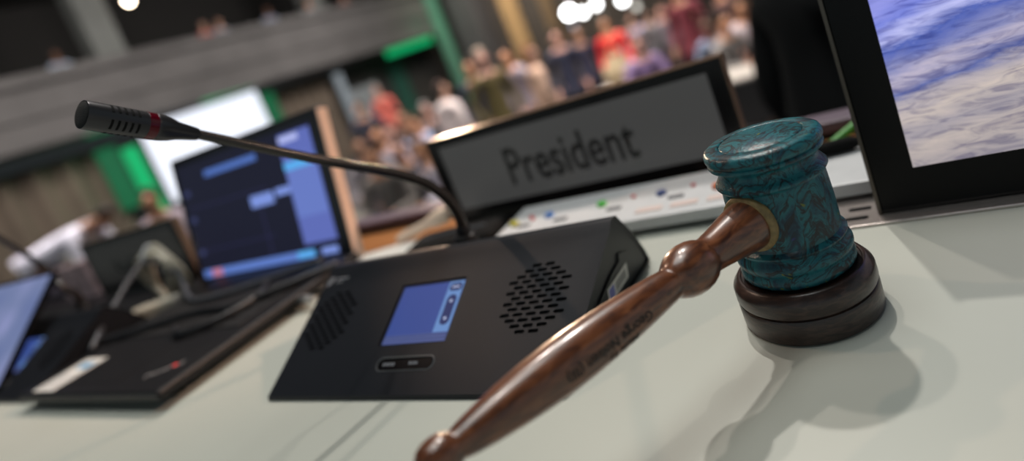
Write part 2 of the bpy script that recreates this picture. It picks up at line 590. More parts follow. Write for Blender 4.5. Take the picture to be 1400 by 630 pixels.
led_wall(-14.72, 7.62, 7.98, -0.05, 1.55, M_green, 'bright green lit panel along the left edge of the white screen')
led_wall(-14.82, 7.15, 7.6, 0.3, 1.7, M_green2, 'dim green lit panel between the taupe curtain and the bright green panel')
led_wall(-14.72, 11.36, 11.95, 0.4, 1.72, M_green2, 'dim green lit panel along the right edge of the white screen')
bm = bmesh.new(); box(bm, -14.32, -14.22, 16.4, 18.9, 1.52, 1.74, 0.02)
single('light_strip', bm, M_green, (-14.27, 17.6, 1.5), 'bright green light strip under the balcony beside the green pillar', 'light')
bm = bmesh.new(); box(bm, -14.32, -14.22, 9.6, 13.0, 1.94, 2.02, 0.02)
single('light_strip', bm, M_green, (-14.27, 11.3, 1.9), 'thin green light strip under the balcony above the white screen', 'light')
bm = bmesh.new(); box(bm, -14.32, -14.22, 6.9, 8.1, 1.98, 2.10, 0.02)
single('light_strip', bm, M_green2, (-14.27, 7.5, 1.9), 'dim green light strip under the balcony behind the near microphone head', 'light')
gl = bpy.data.lights.new('green_glow', 'POINT'); gl.energy = 7; gl.color = (0.05, 1.0, 0.4); gl.shadow_soft_size = .3
go = bpy.data.objects.new('green_glow', gl); C.objects.link(go); go.location = (-14.2, 7.3, 0.9)
gl2 = bpy.data.lights.new('green_glow', 'POINT'); gl2.energy = 7; gl2.color = (0.05, 1.0, 0.5); gl2.shadow_soft_size = .3
go2 = bpy.data.objects.new('green_glow', gl2); C.objects.link(go2); go2.location = (-13.4, 18.2, 2.2)
# bits of the far wall under the balcony
bm = bmesh.new(); box(bm, -15.0, -14.9, 14.5, 14.78, -0.35, 1.6, 0.02)
single('light_tube', bm, emis('white_tube', (0.72, 0.80, 0.86), 0.33), (-14.95, 14.6, -.35), 'tall pale light column standing under the balcony', 'light')
bm = bmesh.new(); box(bm, -15.45, -15.40, 15.3, 16.6, HALL, 0.95, 0.02)
single('door', bm, mat('pale_door_paint', (0.26, 0.28, 0.29), 0.6, noise=0.1, nscale=3), (-15.42, 16, HALL), 'pale grey door panel in the wall under the balcony', 'door')
bm = bmesh.new(); box(bm, -15.45, -15.38, 17.4, 18.2, HALL, 1.4, 0.02); box(bm, -15.40, -15.36, 17.5, 18.1, HALL, 1.3, 0.01)
single('banner', bm, mat('dark_green_banner', (0.012, 0.07, 0.05), 0.8), (-15.42, 17.8, HALL), 'dark green panel on the wall left of the green pillar', 'panel')


def lamp_ball(px, py, d, r, col, s, label, stand=True):
    p = at_d(px, py, d)
    t = thing('stage_lamp', label, 'lamp', (p.x, p.y, HALL if stand else p.z), group='bright lamps at the back of the hall' if stand else None)
    bm = bmesh.new(); lathe(bm, [(0, -r), (r * .7, -r * .7), (r, 0), (r * .7, r * .7), (0, r)], 20, p)
    obj('bulb', bm, emis('lamp_%s' % label, col, s), t, smooth=True)
    bm = bmesh.new(); q = p + Vector((0, r * 1.1, 0)); lathe(bm, [(r * .4, 0), (r * 1.15, -r * .9), (r * 1.2, -r * 1.0), (r * .5, .02)], 20, q, (0, 1, 0)); obj('housing', bm, M_blackmatte, t)
    bm = bmesh.new()
    if stand:
        tube(bm, [(p.x, p.y + r, HALL), (p.x, p.y + r, p.z - r * .5)], 0.02, 8, 0)
        for a in (0, 2.1, 4.2): tube(bm, [(p.x, p.y + r, HALL + .5), (p.x + .35 * math.cos(a), p.y + r + .35 * math.sin(a), HALL + .01)], 0.015, 8, 0)
        obj('stand', bm, M_blackmatte, t)
    else:
        tube(bm, [(p.x, p.y, p.z + r), (p.x, p.y, 6.0)], 0.015, 8, 0)
        obj('cord', bm, M_blackmatte, t)
    return t


lamp_ball(778, 17, 13, 0.125, (1, 1, 1), 14, 'biggest bright white lamp at the left of the lamp cluster')
lamp_ball(797, 17, 13.5, 0.085, (1, 1, 1), 10, 'white lamp close right of the biggest lamp')
lamp_ball(785, 36, 14.0, 0.06, (.8, .85, 1), 1.0, 'faint bluish lamp below the biggest lamp')
lamp_ball(815, 6, 13, 0.085, (1, 1, 1), 9, 'white lamp above the person in the red top')
lamp_ball(823, 24, 13.8, 0.06, (.9, .92, .85), 0.8, 'dim greenish white lamp just above the red top')
lamp_ball(851, 0, 13, 0.10, (1, 1, 1), 9, 'white lamp at the top edge, second from the right of the cluster')
lamp_ball(870, 9, 13.7, 0.07, (1, .96, .86), 1.6, 'cream lamp at the right end of the lamp cluster')
lamp_ball(176, 0, 15.5, 0.10, (1.0, 0.80, 0.60), 30, 'warm glowing ceiling lamp over the balcony', stand=False)

# ------------------------------------------------------------------ people
M_skin = {}


def skin_m(k):
    cols = {'light': (0.42, 0.24, 0.17), 'pink': (0.48, 0.25, 0.19), 'tan': (0.33, 0.16, 0.09), 'brown': (0.13, 0.06, 0.035), 'orange': (0.45, 0.21, 0.11)}
    return mat('skin_' + k, cols[k], 0.5, noise=0.08, nscale=20)


def skinned(name, verts, edges, rad, root=0, sub=1, flat=True):
    me = bpy.data.meshes.new(name)
    me.from_pydata(verts, edges, [])
    o = bpy.data.objects.new(name, me); C.objects.link(o)
    md = o.modifiers.new('s', 'SKIN'); md.use_smooth_shade = True; md.branch_smoothing = 0.4
    sv = me.skin_vertices[0].data
    for i, r in enumerate(rad):
        sv[i].radius = r if isinstance(r, tuple) else (r, r)
        sv[i].use_root = (i == root)
    o.modifiers.new('d', 'SUBSURF').levels = sub
    dg = bpy.context.evaluated_depsgraph_get()
    out = bpy.data.meshes.new_from_object(o.evaluated_get(dg))
    out.name = name
    out.polygons.foreach_set('use_smooth', [True] * len(out.polygons))
    bpy.data.objects.remove(o); bpy.data.meshes.remove(me)
    return out


def skeleton(pose):
    """joints of a 1.75 m figure facing -y, feet at z = 0"""
    J = {}
    if pose in ('stand', 'bend'):
        hip = Vector((0, 0, .95)); lean = 0.03 if pose == 'stand' else 1.32
    else:
        hip = Vector((0, 0, .53)); lean = 0.06 if pose == 'sit' else 0.85
    ca, sa = math.cos(lean), math.sin(lean)

    def T(y, z):
        return hip + Vector((0, y * ca - z * sa, y * sa + z * ca))
    J['pelvis'] = hip; J['waist'] = T(0, .17); J['chest'] = T(-.01, .36); J['upper'] = T(0, .47)
    J['neck'] = T(-.01, .55); J['jaw'] = T(-.025, .61); J['head'] = T(-.03, .69); J['crown'] = T(-.015, .77)
    J['nose'] = T(-.112, .660)
    for s, n in ((1, 'l'), (-1, 'r')):
        sh = T(0, .455) + Vector((.185 * s, 0, 0)); J['sh' + n] = sh
        if pose == 'bend':
            J['el' + n] = sh + Vector((.05 * s, -.04, -.28)); J['wr' + n] = J['el' + n] + Vector((-.04 * s, -.10, -.22))
        elif pose == 'stand':
            J['el' + n] = sh + Vector((.06 * s, .03, -.29)); J['wr' + n] = J['el' + n] + Vector((-.02 * s, -.12, -.22))
        elif pose == 'sit':
            J['el' + n] = sh + Vector((.05 * s, -.10, -.26)); J['wr' + n] = J['el' + n] + Vector((-.10 * s, -.23, .02))
        else:
            J['el' + n] = sh + Vector((.10 * s, -.10, -.26)); J['wr' + n] = J['el' + n] + Vector((-.06 * s, -.22, -.04))
        if pose in ('stand', 'bend'):
            J['hi' + n] = Vector((.095 * s, 0, .90)); J['kn' + n] = Vector((.105 * s, -.02, .50)); J['an' + n] = Vector((.11 * s, .02, .09)); J['to' + n] = Vector((.125 * s, -.15, .035))
        else:
            J['hi' + n] = Vector((.10 * s, -.06, .53)); J['kn' + n] = Vector((.12 * s, -.45, .51)); J['an' + n] = Vector((.12 * s, -.40, .09)); J['to' + n] = Vector((.13 * s, -.57, .035))
    return J


def build_variant(pose, sub=1):
    J = skeleton(pose)

    def chain(items, links, root=0):
        names = [n for n, _ in items]
        return skinned('figure', [J[n] for n in names], [(names.index(a), names.index(b)) for a, b in links], [r for _, r in items], root, sub)
    # body: one continuous skin from crown to ankles with hands and fingers
    items = [('pelvis', (.13, .10)), ('waist', (.115, .09)), ('chest', (.14, .105)), ('upper', (.105, .08)), ('neck', .052), ('jaw', (.058, .066)), ('head', (.074, .09)), ('crown', (.05, .06)), ('nose', .013)]
    links = [('pelvis', 'waist'), ('waist', 'chest'), ('chest', 'upper'), ('upper', 'neck'), ('neck', 'jaw'), ('jaw', 'head'), ('head', 'crown'), ('head', 'nose')]
    for n in 'lr':
        items += [('sh' + n, .052), ('el' + n, .040), ('wr' + n, .026), ('hi' + n, .085), ('kn' + n, .055), ('an' + n, .036), ('to' + n, .03)]
        links += [('upper', 'sh' + n), ('sh' + n, 'el' + n), ('el' + n, 'wr' + n), ('pelvis', 'hi' + n), ('hi' + n, 'kn' + n), ('kn' + n, 'an' + n), ('an' + n, 'to' + n)]
        d = (J['wr' + n] - J['el' + n]).normalized()
        sgn = 1 if n == 'l' else -1
        side = Vector((0, -1, 0)) if pose == 'stand' else Vector((1, 0, 0)) * (-sgn)
        J['pa' + n] = J['wr' + n] + d * .075
        items.append(('pa' + n, (.034, .02))); links.append(('wr' + n, 'pa' + n))
        for k, (off, ln) in enumerate(((-.03, .062), (-.01, .075), (.01, .08), (.03, .07))):
            a, b = 'f%d%s' % (k, n), 'g%d%s' % (k, n)
            J[a] = J['pa' + n] + d * ln * .5 + side * off * -1
            J[b] = J[a] + d * ln * .45 + Vector((0, 0, -.012))
            items += [(a, .010), (b, .008)]; links += [('pa' + n, a), (a, b)]
        J['th' + n] = J['wr' + n] + d * .06 + side * .05
        items.append(('th' + n, .011)); links.append(('wr' + n, 'th' + n))
    body = chain(items, links)
    # eyes and mouth, joined to the body mesh with their own material slot
    bm = bmesh.new(); bm.from_mesh(body)
    f = (J['nose'] - J['head']); f.z = 0; f.normalize()
    hz = J['head']
    upd = (J['crown'] - J['jaw']).normalized()
    fr = (J['nose'] - J['head']); fr -= upd * fr.dot(upd); fr.normalize()
    nf = len(bm.faces)
    for s in (1, -1):
        t = bmesh.new(); bmesh.ops.create_icosphere(t, subdivisions=2, radius=.010)
        merge(bm, t, Matrix.Translation(hz + fr * .071 + upd * .008 + Vector((.028 * s, 0, 0))))
    t = bmesh.new(); bmesh.ops.create_icosphere(t, subdivisions=2, radius=.02)
    merge(bm, t, Matrix.Translation(J['jaw'] + fr * .062 - upd * .005) @ Matrix.Diagonal((1.2, .5, .4, 1)))
    bm.faces.ensure_lookup_table()
    for i in range(nf, len(bm.faces)): bm.faces[i].material_index = 1
    for s in (1, -1):
        t = bmesh.new(); bmesh.ops.create_icosphere(t, subdivisions=2, radius=.03)
        merge(bm, t, Matrix.Translation(hz + Vector((.075 * s, 0, 0)) - fr * .0 - upd * .02) @ Matrix.Diagonal((.35, .6, 1, 1)))
    bm.to_mesh(body); bm.free()
    body.polygons.foreach_set('use_smooth', [True] * len(body.polygons))
    J['hem'] = J['pelvis'] - (J['waist'] - J['pelvis']) * .45 if pose != 'sit' else J['pelvis'] - (J['waist'] - J['pelvis']) * .12
    top_i = [('pelvis', (.158, .128)), ('hem', (.158, .128)), ('waist', (.145, .115)), ('chest', (.168, .128)), ('upper', (.125, .095)), ('neck', .062)]
    top_l = [('pelvis', 'hem'), ('pelvis', 'waist'), ('waist', 'chest'), ('chest', 'upper'), ('upper', 'neck')]
    for n in 'lr':
        top_i += [('sh' + n, .068), ('el' + n, .056), ('wr' + n, .040)]
        top_l += [('upper', 'sh' + n), ('sh' + n, 'el' + n), ('el' + n, 'wr' + n)]
    J['neck'] = J['upper'].lerp(J['neck'], .75)
    top = chain(top_i, top_l)
    J['band'] = J['pelvis'].lerp(J['waist'], .55)
    tr_i = [('pelvis', (.15, .12)), ('band', (.135, .108))]
    tr_l = [('pelvis', 'band')]
    for n in 'lr':
        tr_i += [('hi' + n, .10), ('kn' + n, .075), ('an' + n, .058)]
        tr_l += [('pelvis', 'hi' + n), ('hi' + n, 'kn' + n), ('kn' + n, 'an' + n)]
    trousers = chain(tr_i, tr_l)
    shoes = []
    for n in 'lr':
        J['he' + n] = J['an' + n] + (J['an' + n] - J['to' + n]) * .25; J['he' + n].z = .045; J['to' + n].z = .042
        shoes.append(chain([('he' + n, (.042, .045)), ('to' + n, (.044, .036))], [('he' + n, 'to' + n)]))
    # hair: cap over crown and back of the head
    back = -fr
    out = []
    for longh in (0, 1):
        c0 = hz + upd * .035 + back * .014
        vs = [c0 + upd * .055 + fr * .035, c0 + upd * .05 + back * .03, c0 + back * .062 - upd * .02, c0 + back * .062 - upd * .09]
        rr = [(.052, .035), (.068, .045), (.072, .038), (.055, .03)]
        if longh:
            vs += [c0 + back * .075 - upd * .18, c0 + back * .085 - upd * .30]
            rr = [(.056, .04), (.076, .05), (.086, .045), (.085, .04), (.09, .035), (.075, .025)]
        out.append(skinned('hair', vs, [(i, i + 1) for i in range(len(vs) - 1)], rr, 0, sub))
    return dict(body=body, top=top, trousers=trousers, shoes=shoes, hair=out, head=J['head'].copy())


VAR = {p: build_variant(p) for p in ('stand', 'sit', 'bend')}
CLOTH = {}


def cloth(col):
    k = 'cloth_%d_%d_%d' % tuple(int(c * 999) for c in col)
    return mat(k, col, 0.85, noise=0.18, nscale=9)


def child_of(root, name, me, mats):
    o = bpy.data.objects.new(name, me); C.objects.link(o)
    o.parent = root
    if len(me.materials) == 0:
        for m in mats: me.materials.append(m)
    for i, m in enumerate(mats):
        o.material_slots[i].link = 'OBJECT'
        o.material_slots[i].material = m
    return o


SEATS = []
PLACED = []


def person(px, py, pose, label, top, legs=(0.015, 0.015, 0.02), hair=(0.02, 0.012, 0.008), skin='light', d=None, rz=0.0, long=0, group='people in the hall', base=HALL, wall=None):
    V = VAR[pose]
    hz = V['head'].z
    if wall is not None:
        r_ = ray(px, py)
        p = CAM + r_ * (wall / r_.x)
        base = p.z - hz
    else:
        p = at_d(px, py, d)
        while any((q - p.xy).length < .45 for q in PLACED):
            d += .12
            p = at_d(px, py, d)
        PLACED.append(p.xy.copy())
    s = max(.86, min(1.12, (p.z - base) / hz))
    hd = Matrix.Rotation(rz, 3, 'Z') @ (V['head'] * s)
    root = thing('person', label, 'person', (p.x - hd.x, p.y - hd.y, base), rz, group)
    root.scale = (s, s, s)
    b = child_of(root, 'body', V['body'], [skin_m(skin), mat('eye_and_lip', (0.05, 0.02, 0.02), 0.4)])
    child_of(root, 'jacket' if sum(top) < .12 else 'shirt', V['top'], [cloth(top)])
    child_of(root, 'trousers', V['trousers'], [cloth(legs)])
    for sh in V['shoes']: child_of(root, 'shoe', sh, [mat('shoe_leather', (0.012, 0.010, 0.009), 0.4)])
    child_of(root, 'hair', V['hair'][long], [cloth(hair)])
    if pose == 'sit': SEATS.append((root, s, rz, base))
    return root


NAVY = (0.012, 0.014, 0.035); BLK = (0.008, 0.008, 0.009); WHT = (0.74, 0.64, 0.62); GRY = (0.12, 0.12, 0.13)
# standing group behind the sign
person(605, 121, 'stand', 'person in a white shirt seen from behind, left of the standing group', WHT, d=8.0, rz=2.9, hair=(.03, .012, .008))
person(641, 92, 'stand', 'person in a navy suit just right of the white shirt', NAVY, d=8.6, rz=0.5, skin='orange')
person(658, 79, 'stand', 'person in an olive coat in the standing group', (0.085, 0.065, 0.018), d=7.8, rz=0.9, hair=(.40, .32, .25), skin='pink')
person(691, 76, 'stand', 'person in a lilac grey shirt right of the olive coat', (0.25, 0.21, 0.25), d=8.6, rz=-.4, skin='orange')
person(726, 72, 'stand', 'person in a peach top seen from behind, right of the lilac grey shirt', (0.52, 0.34, 0.25), d=7.9, rz=2.4, hair=(.14, .045, .02), long=1)
person(759, 50, 'stand', 'person in a dark navy suit right of the peach top', NAVY, d=9.0, rz=0.4, skin='pink')
person(789, 46, 'stand', 'person in dark navy directly left of the red top', (0.014, 0.013, 0.035), d=9.8, rz=0.8, skin='tan', hair=(.012, .01, .012))
person(826, 33, 'stand', 'person in a bright red top', (0.62, 0.012, 0.012), d=9.4, rz=0.0, hair=(.05, .03, .02), skin='orange')
person(851, 46, 'sit', 'person in a pink top right of the red top', (0.55, 0.20, 0.24), d=9.6, rz=-.6, skin='pink')
person(871, 60, 'sit', 'person in a purple top seated below the lamps', (0.20, 0.13, 0.26), d=7.8, rz=0.5, hair=(.015, .008, .006), skin='pink')
person(862, 26, 'stand', 'person in a lilac shirt standing under the cream lamp', (0.28, 0.24, 0.34), d=10.5, rz=0.2)
person(884, 22, 'stand', 'person in a dark grey coat standing right of the cream lamp', (0.075, 0.07, 0.075), d=9.5, rz=2.6, skin='light')
person(906, 24, 'stand', 'person in a plum grey top left of the maroon dress', (0.13, 0.10, 0.12), d=9.2, rz=0.7, skin='pink')
person(922, -14, 'stand', 'person in maroon standing tall at the top edge', (0.12, 0.012, 0.022), legs=(.10, .01, .02), d=8.4, rz=-.3, skin='tan')
person(946, 20, 'sit', 'person in navy between the maroon and blue grey tops', (0.02, 0.02, 0.05), d=8.6, rz=0.9, skin='tan')
person(966, 34, 'sit', 'person in a blue grey shirt leaning at the table right of the maroon clothing', (0.16, 0.20, 0.29), d=7.6, rz=-.3, skin='brown')
person(990, 30, 'sit', 'person in a grey brown top left of the dark suited back', (0.20, 0.18, 0.17), d=7.0, rz=1.0, skin='orange')
person(1012, 10, 'sit', 'person in a pale pink blouse left of the dark suited back', (0.55, 0.46, 0.48), d=7.2, rz=0.3, skin='orange', long=1)
person(1038, 16, 'sit', 'person in rust brown beside the dark suited shoulder', (0.17, 0.055, 0.04), d=7.2, rz=-.5, skin='orange')
person(985, -2, 'stand', 'person in brown at the top edge above the grey brown top', (0.10, 0.05, 0.045), d=9.5, rz=-.5, skin='orange')
# seated crowd left of the sign, nearest first
person(508, 213, 'sit', 'person in a grey brown jacket near the laptop lid', (0.16, 0.14, 0.125), d=6.0, rz=0.3, skin='orange')
person(574, 207, 'sit', 'person in a white top seated near the left edge of the sign', (0.62, 0.58, 0.66), d=6.1, rz=-.2, skin='orange', hair=(.32, .15, .05))
person(545, 204, 'sit', 'person in slate blue with arms on the table, left of the sign', (0.055, 0.075, 0.12), d=6.6, rz=0.5, skin='orange')
person(597, 196, 'sit', 'person in reddish brown beside the sign frame', (0.17, 0.06, 0.055), d=7.0, rz=-.6, skin='pink')
person(487, 188, 'sit', 'person in mid grey beside the open laptop lid', (0.20, 0.18, 0.195), d=7.2, rz=0.6, skin='tan')
person(511, 176, 'sit', 'person in a pale lilac blouse in the left crowd', (0.42, 0.36, 0.44), d=7.9, rz=0.4, skin='orange')
person(532, 180, 'sit', 'person in a grey lilac jacket right of the pale lilac blouse', (0.30, 0.27, 0.34), d=7.7, rz=-.3, skin='pink')
person(566, 168, 'sit', 'person in a pale blue shirt seated in the left crowd', (0.27, 0.31, 0.45), d=8.3, rz=-.4, skin='orange')
person(601, 158, 'sit', 'person in black seated next to the white shirt', BLK, d=8.8, rz=0.2, skin='tan')
person(548, 158, 'sit', 'person in a dark suit seated below the coral top', (0.03, 0.02, 0.02), d=9.2, rz=0.5, skin='tan')
person(582, 150, 'sit', 'person in dark grey seated left of the white shirt', (0.035, 0.035, 0.04), d=9.4, rz=0.9, hair=(.22, .22, .22), skin='pink')
person(489, 148, 'stand', 'person in navy beside the tall pale light column', NAVY, d=10.0, rz=0.6, skin='tan')
person(514, 124, 'stand', 'person in a coral red top before the grey door', (0.62, 0.13, 0.10), d=14.0, rz=0.2, skin='pink', hair=(.25, .24, .23))
# dark suited person close in front of the dais
person(1084, -122, 'stand', 'large dark suited person with back turned, behind the gavel', (0.0035, 0.0032, 0.0035), legs=(.006, .006, .007), d=1.9, rz=2.3, hair=(.02, .015, .012), group=None, base=-.8)
# left side
M_lean = person(142, 294, 'bend', 'person in a white shirt bending forward before the taupe curtain', (0.80, 0.76, 0.84), d=6.4, rz=2.1, skin='tan', legs=(0.012, 0.014, 0.03), base=-.55)
person(204, 272, 'sit', 'person in a white blouse and dark jacket below the green panel', (0.42, 0.34, 0.38), d=6.2, rz=0.6, skin='orange', base=-.55)
# balcony
person(75, 74, 'stand', 'person in pale blue sitting alone at the balcony rail', (0.28, 0.33, 0.42), wall=-14.85, rz=math.pi / 2, group='people on the balcony', skin='brown')
person(277, 34, 'stand', 'person in red at the balcony rail', (0.30, 0.03, 0.03), wall=-14.85, rz=math.pi / 2, group='people on the balcony')
person(298, 30, 'stand', 'person in blue grey beside the red one on the balcony', (0.20, 0.22, 0.28), wall=-14.85, rz=math.pi / 2, group='people on the balcony')
person(365, 14, 'stand', 'person in slate blue at the balcony rail left of the far column', (0.17, 0.20, 0.28), wall=-14.85, rz=math.pi / 2, group='people on the balcony', skin='brown')
person(420, 2, 'stand', 'person in grey at the balcony rail right of the far column', (0.20, 0.20, 0.21), wall=-14.85, rz=math.pi / 2, group='people on the balcony', skin='orange')
person(468, -6, 'stand', 'person in brown red on the balcony near the top edge', (0.16, 0.06, 0.05), wall=-14.85, rz=math.pi / 2, group='people on the balcony')


def make_chair(label):
    t = thing('chair', label, 'chair', (0, 0, 0), 0, 'chairs under the seated audience')
    m = mat('chair_fabric', (0.03, 0.028, 0.032), 0.85)
    bm = bmesh.new(); box(bm, -.23, .23, -.24, .20, .40, .45, .02); obj('seat', bm, m, t, local=True)
    bm = bmesh.new(); box(bm, -.22, .22, .19, .24, .50, .95, .02); obj('backrest', bm, m, t, local=True)
    for x in (-.2, .2):
        for y in (-.2, .2):
            bm = bmesh.new(); tube(bm, [(x, y, .0), (x, y, .42)] if y < 0 else [(x, y + .015, .0), (x, y + .015, .8)], .012, 8, 0); obj('leg', bm, M_satin, t, local=True)
    return t


ch0 = None
for root, s, rz, base in SEATS:
    lab = 'dark upholstered chair under a seated person'
    if ch0 is None:
        ch0 = make_chair(lab); ch0.location = root.location; ch0.rotation_euler = (0, 0, rz); c_ = ch0
    else:
        c_ = dup(ch0, root.location, rz)
    c_.scale = (s, s, s)

# long pale tables in the hall
M_tabletop = mat('cream_table', (0.42, 0.38, 0.34), 0.6, noise=0.08, nscale=4)
M_tabledark = mat('table_frame', (0.05, 0.045, 0.045), 0.6)


def hall_table(x0, x1, y, label, m=M_tabletop):
    t = thing('table', label, 'table', ((x0 + x1) / 2, y, HALL), 0, 'long tables in the hall')
    bm = bmesh.new(); box(bm, x0, x1, y - .3, y + .3, HALL + .71, HALL + .75, .008); obj('tabletop', bm, m, t)
    bm = bmesh.new(); box(bm, x0 + .05, x1 - .05, y - .24, y - .22, HALL + .25, HALL + .71); obj('front_panel', bm, M_tabledark, t)
    for x in (x0 + .08, x1 - .08):
        for yy in (y - .2, y + .22):
            bm = bmesh.new(); box(bm, x - .02, x + .02, yy - .02, yy + .02, HALL, HALL + .71); obj('leg', bm, M_tabledark, t)


hall_table(-6.1, -3.3, 3.98, 'dark topped table in front of the left crowd, bearing a cream bag', mat('slate_table', (0.03, 0.032, 0.045), 0.5))
hall_table(-3.72, -3.0, 8.2, 'cream table below the red top')
hall_table(-3.1, -1.2, 6.55, 'cream table below the maroon clothing')


def sack(x, y, z, r, m, label, name='bag'):
    p = Vector((x, y, z))
    bm = bmesh.new()
    lathe(bm, [(r * .75, 0), (r, r * .5), (r * .92, r * 1.1), (r * .55, r * 1.5), (r * .6, r * 1.7)], 20, (p.x, p.y, z))
    t = thing(name, label, 'bag', (p.x, p.y, z))
    obj('bag_body', bm, m, t, smooth=True)
    bm = bmesh.new(); tube(bm, [(p.x - r * .4, p.y, z + r * 1.6), (p.x - r * .2, p.y, z + r * 2.2), (p.x + r * .2, p.y, z + r * 2.2), (p.x + r * .4, p.y, z + r * 1.6)], r * .06, 8); obj('handle', bm, m, t, smooth=True)


sack(-4.66, 3.98, HALL + .75, .11, mat('cream_cloth', (0.42, 0.40, 0.33), 0.9, noise=.2, nscale=30), 'rounded cream bag on the dark table left of the sign')
sack(-3.42, 8.2, HALL + .75, .22, mat('straw_cloth', (0.36, 0.28, 0.17), 0.9, noise=.2, nscale=12), 'big straw coloured bag on the cream table below the red top')

# ------------------------------------------------------------------ the dais desk
TOP = 0.75
desk = thing('desk', 'long curved-front dais desk with pale grey green worktop and plum ledge', 'desk', (-1.0, 0.3, 0))
desk['label'] = 'long dais desk with pale grey green worktop, wood strip and plum ledge'
bm = bmesh.new(); box(bm, -3.2, 1.3, -0.22, 0.605, 0.715, TOP, 0.003); obj('worktop', bm, M_desk, desk)
bm = bmesh.new(); box(bm, -1.05, 1.3, 0.606, 0.688, 0.715, TOP + .0005, 0.001); obj('wood_strip', bm, M_orangewood, desk)
bm = bmesh.new(); box(bm, -3.2, -1.051, 0.606, 0.688, 0.715, TOP + .0005, 0.001); obj('dark_strip', bm, M_parapet, desk)
bm = bmesh.new(); box(bm, -3.2, 1.3, 0.690, 0.715, 0.02, 0.757, 0.001); obj('front_panel', bm, M_parapet, desk)
bm = bmesh.new(); box(bm, -3.2, 1.3, 0.684, 0.722, 0.757, 0.769, 0.002); obj('ledge', bm, M_mauve, desk)
for x in (-3.15, -1.5, 1.25):
    bm = bmesh.new(); box(bm, x - .02, x + .02, -.15, .69, 0, .715); obj('leg_panel', bm, M_parapet, desk)
# satin hatch strip with two slots under the monitor
t = thing('cable_hatch', 'satin metal hatch strip with two slots under the big monitor', 'hatch', (0.1, 0.49, TOP))
bm = bmesh.new(); box(bm, -0.098, 0.75, 0.4685, 0.535, TOP, TOP + .0022, 0.0006); obj('plate', bm, M_satin, t)
for (x, y) in ((-0.0635, 0.481), (-0.0615, 0.497)):
    bm = bmesh.new(); plate(bm, Matrix.Translation((x, y, TOP + .0022)), pill(0, 0, 0.016, 0.005), 0.0004); obj('slot', bm, M_blackmatte, t)

# ------------------------------------------------------------------ gavel and sound block
GX, GY = -0.0856, 0.3663
t = thing('sound_block', 'dark brown turned sound block under the turquoise gavel head', 'sound block', (GX, GY, TOP))
bm = bmesh.new()
lathe(bm, [(a / 1000, b / 1000) for a, b in ((0, 0), (37.6, 0), (39.2, .8), (39.9, 2.5), (40.1, 14.2), (39.4, 15.6), (38.3, 16.1), (38.3, 16.7), (39.6, 17.2), (40.3, 18.6), (40.2, 25.2), (39.7, 26.4), (36.9, 29.9), (36.2, 30.5), (34.9, 30.7), (34.4, 30.5), (34.1, 29.9), (33.6, 29.8), (0, 29.8))], 96, (GX, GY, TOP))
obj('block_body', bm, M_block, t, smooth=True, angle=35)

gav = thing('gavel', 'turquoise gavel with turned walnut handle standing on the dark block', 'gavel', (GX, GY, TOP + .0302))
hb = TOP + .0302
prof = [(0, 0), (29, 0), (31.4, 1), (32.6, 3), (32.7, 5), (31.9, 7.2), (31.4, 8.2), (32.2, 9.4), (33.0, 11.5), (33.0, 13.5), (32.2, 15.6), (30.8, 17.2), (30.6, 18), (31.5, 19.2), (31.8, 20.3), (31.0, 21.4), (29.4, 22.6),
        (29.6, 30), (29.7, 40), (29.4, 50), (29.1, 57.5), (30.6, 58.8), (31.5, 60), (31.4, 61), (30.2, 62.6), (28.4, 65), (27.7, 67.2), (28.0, 69.2), (29.8, 70.8), (32.0, 71.8), (32.6, 73), (32.2, 74.2), (31.7, 74.7), (32.4, 75.4), (33.2, 77), (33.2, 79), (32.4, 81), (30.6, 82.2), (24.4, 82.7), (23.9, 82.3), (23.5, 81.7), (23.1, 82.3), (22.6, 82.7), (0, 82.7)]
bm = bmesh.new(); lathe(bm, [(a / 1000, b / 1000) for a, b in prof], 128, (GX, GY, hb))
obj('gavel_head', bm, M_teal, gav, smooth=True, angle=50)
HC = Vector((GX, GY, 0.8216))
HE = Vector((-0.1923, 0.1583, 0.8216))
ax = (HE - HC).normalized()
hp = [(14.8, 25), (14.6, 31), (13.8, 38), (12.2, 48), (10.9, 57), (10.2, 63), (10.0, 66.5), (10.6, 68.2), (12.2, 71), (13.4, 75), (13.9, 79.5), (13.6, 84), (12.4, 88.5), (10.6, 92), (9.2, 94.2), (8.4, 95), (8.2, 96), (8.6, 98), (9.2, 104), (10.2, 115), (11.3, 130), (12.2, 146), (12.6, 160), (12.5, 172), (11.8, 186), (10.6, 200), (9.2, 212), (8.0, 220), (7.2, 224), (6.6, 226.5), (6.6, 228), (7.6, 229.5), (8.6, 232), (9.0, 235.5), (8.6, 239), (7.2, 242.5), (4.6, 245), (0, 246)]
bm = bmesh.new(); lathe(bm, [(a / 1000, b / 1000) for a, b in hp], 64, HC, ax)
hd = bpy.data.objects.new('handle', None)
# the handle keeps its own frame (y along its axis) so the wood grain follows it
rotz = math.atan2(ax.y, ax.x) - math.pi / 2
bpy.data.objects.remove(hd)
M4 = Matrix.Translation(HC) @ Matrix.Rotation(rotz, 4, 'Z')
bm.transform(M4.inverted())
ho = obj('handle', bm, M_handle, gav, smooth=True, angle=40, local=True)
ho.location = HC - Vector(gav.location); ho.rotation_euler = (0, 0, rotz)
bm = bmesh.new(); lathe(bm, [(14.6 / 1000, .0255), (16.8 / 1000, .0262), (17.2 / 1000, .0285), (16.4 / 1000, .0305), (14.2 / 1000, .0310)], 48, HC, ax)
obj('glue_ring', bm, M_tan, gav, smooth=True, angle=60)
b_ax = Vector((-ax.y, ax.x, 0)) * 1.0
b_ax = Vector((0, 0, 1)).cross(ax)
if b_ax.x < 0: b_ax = -b_ax


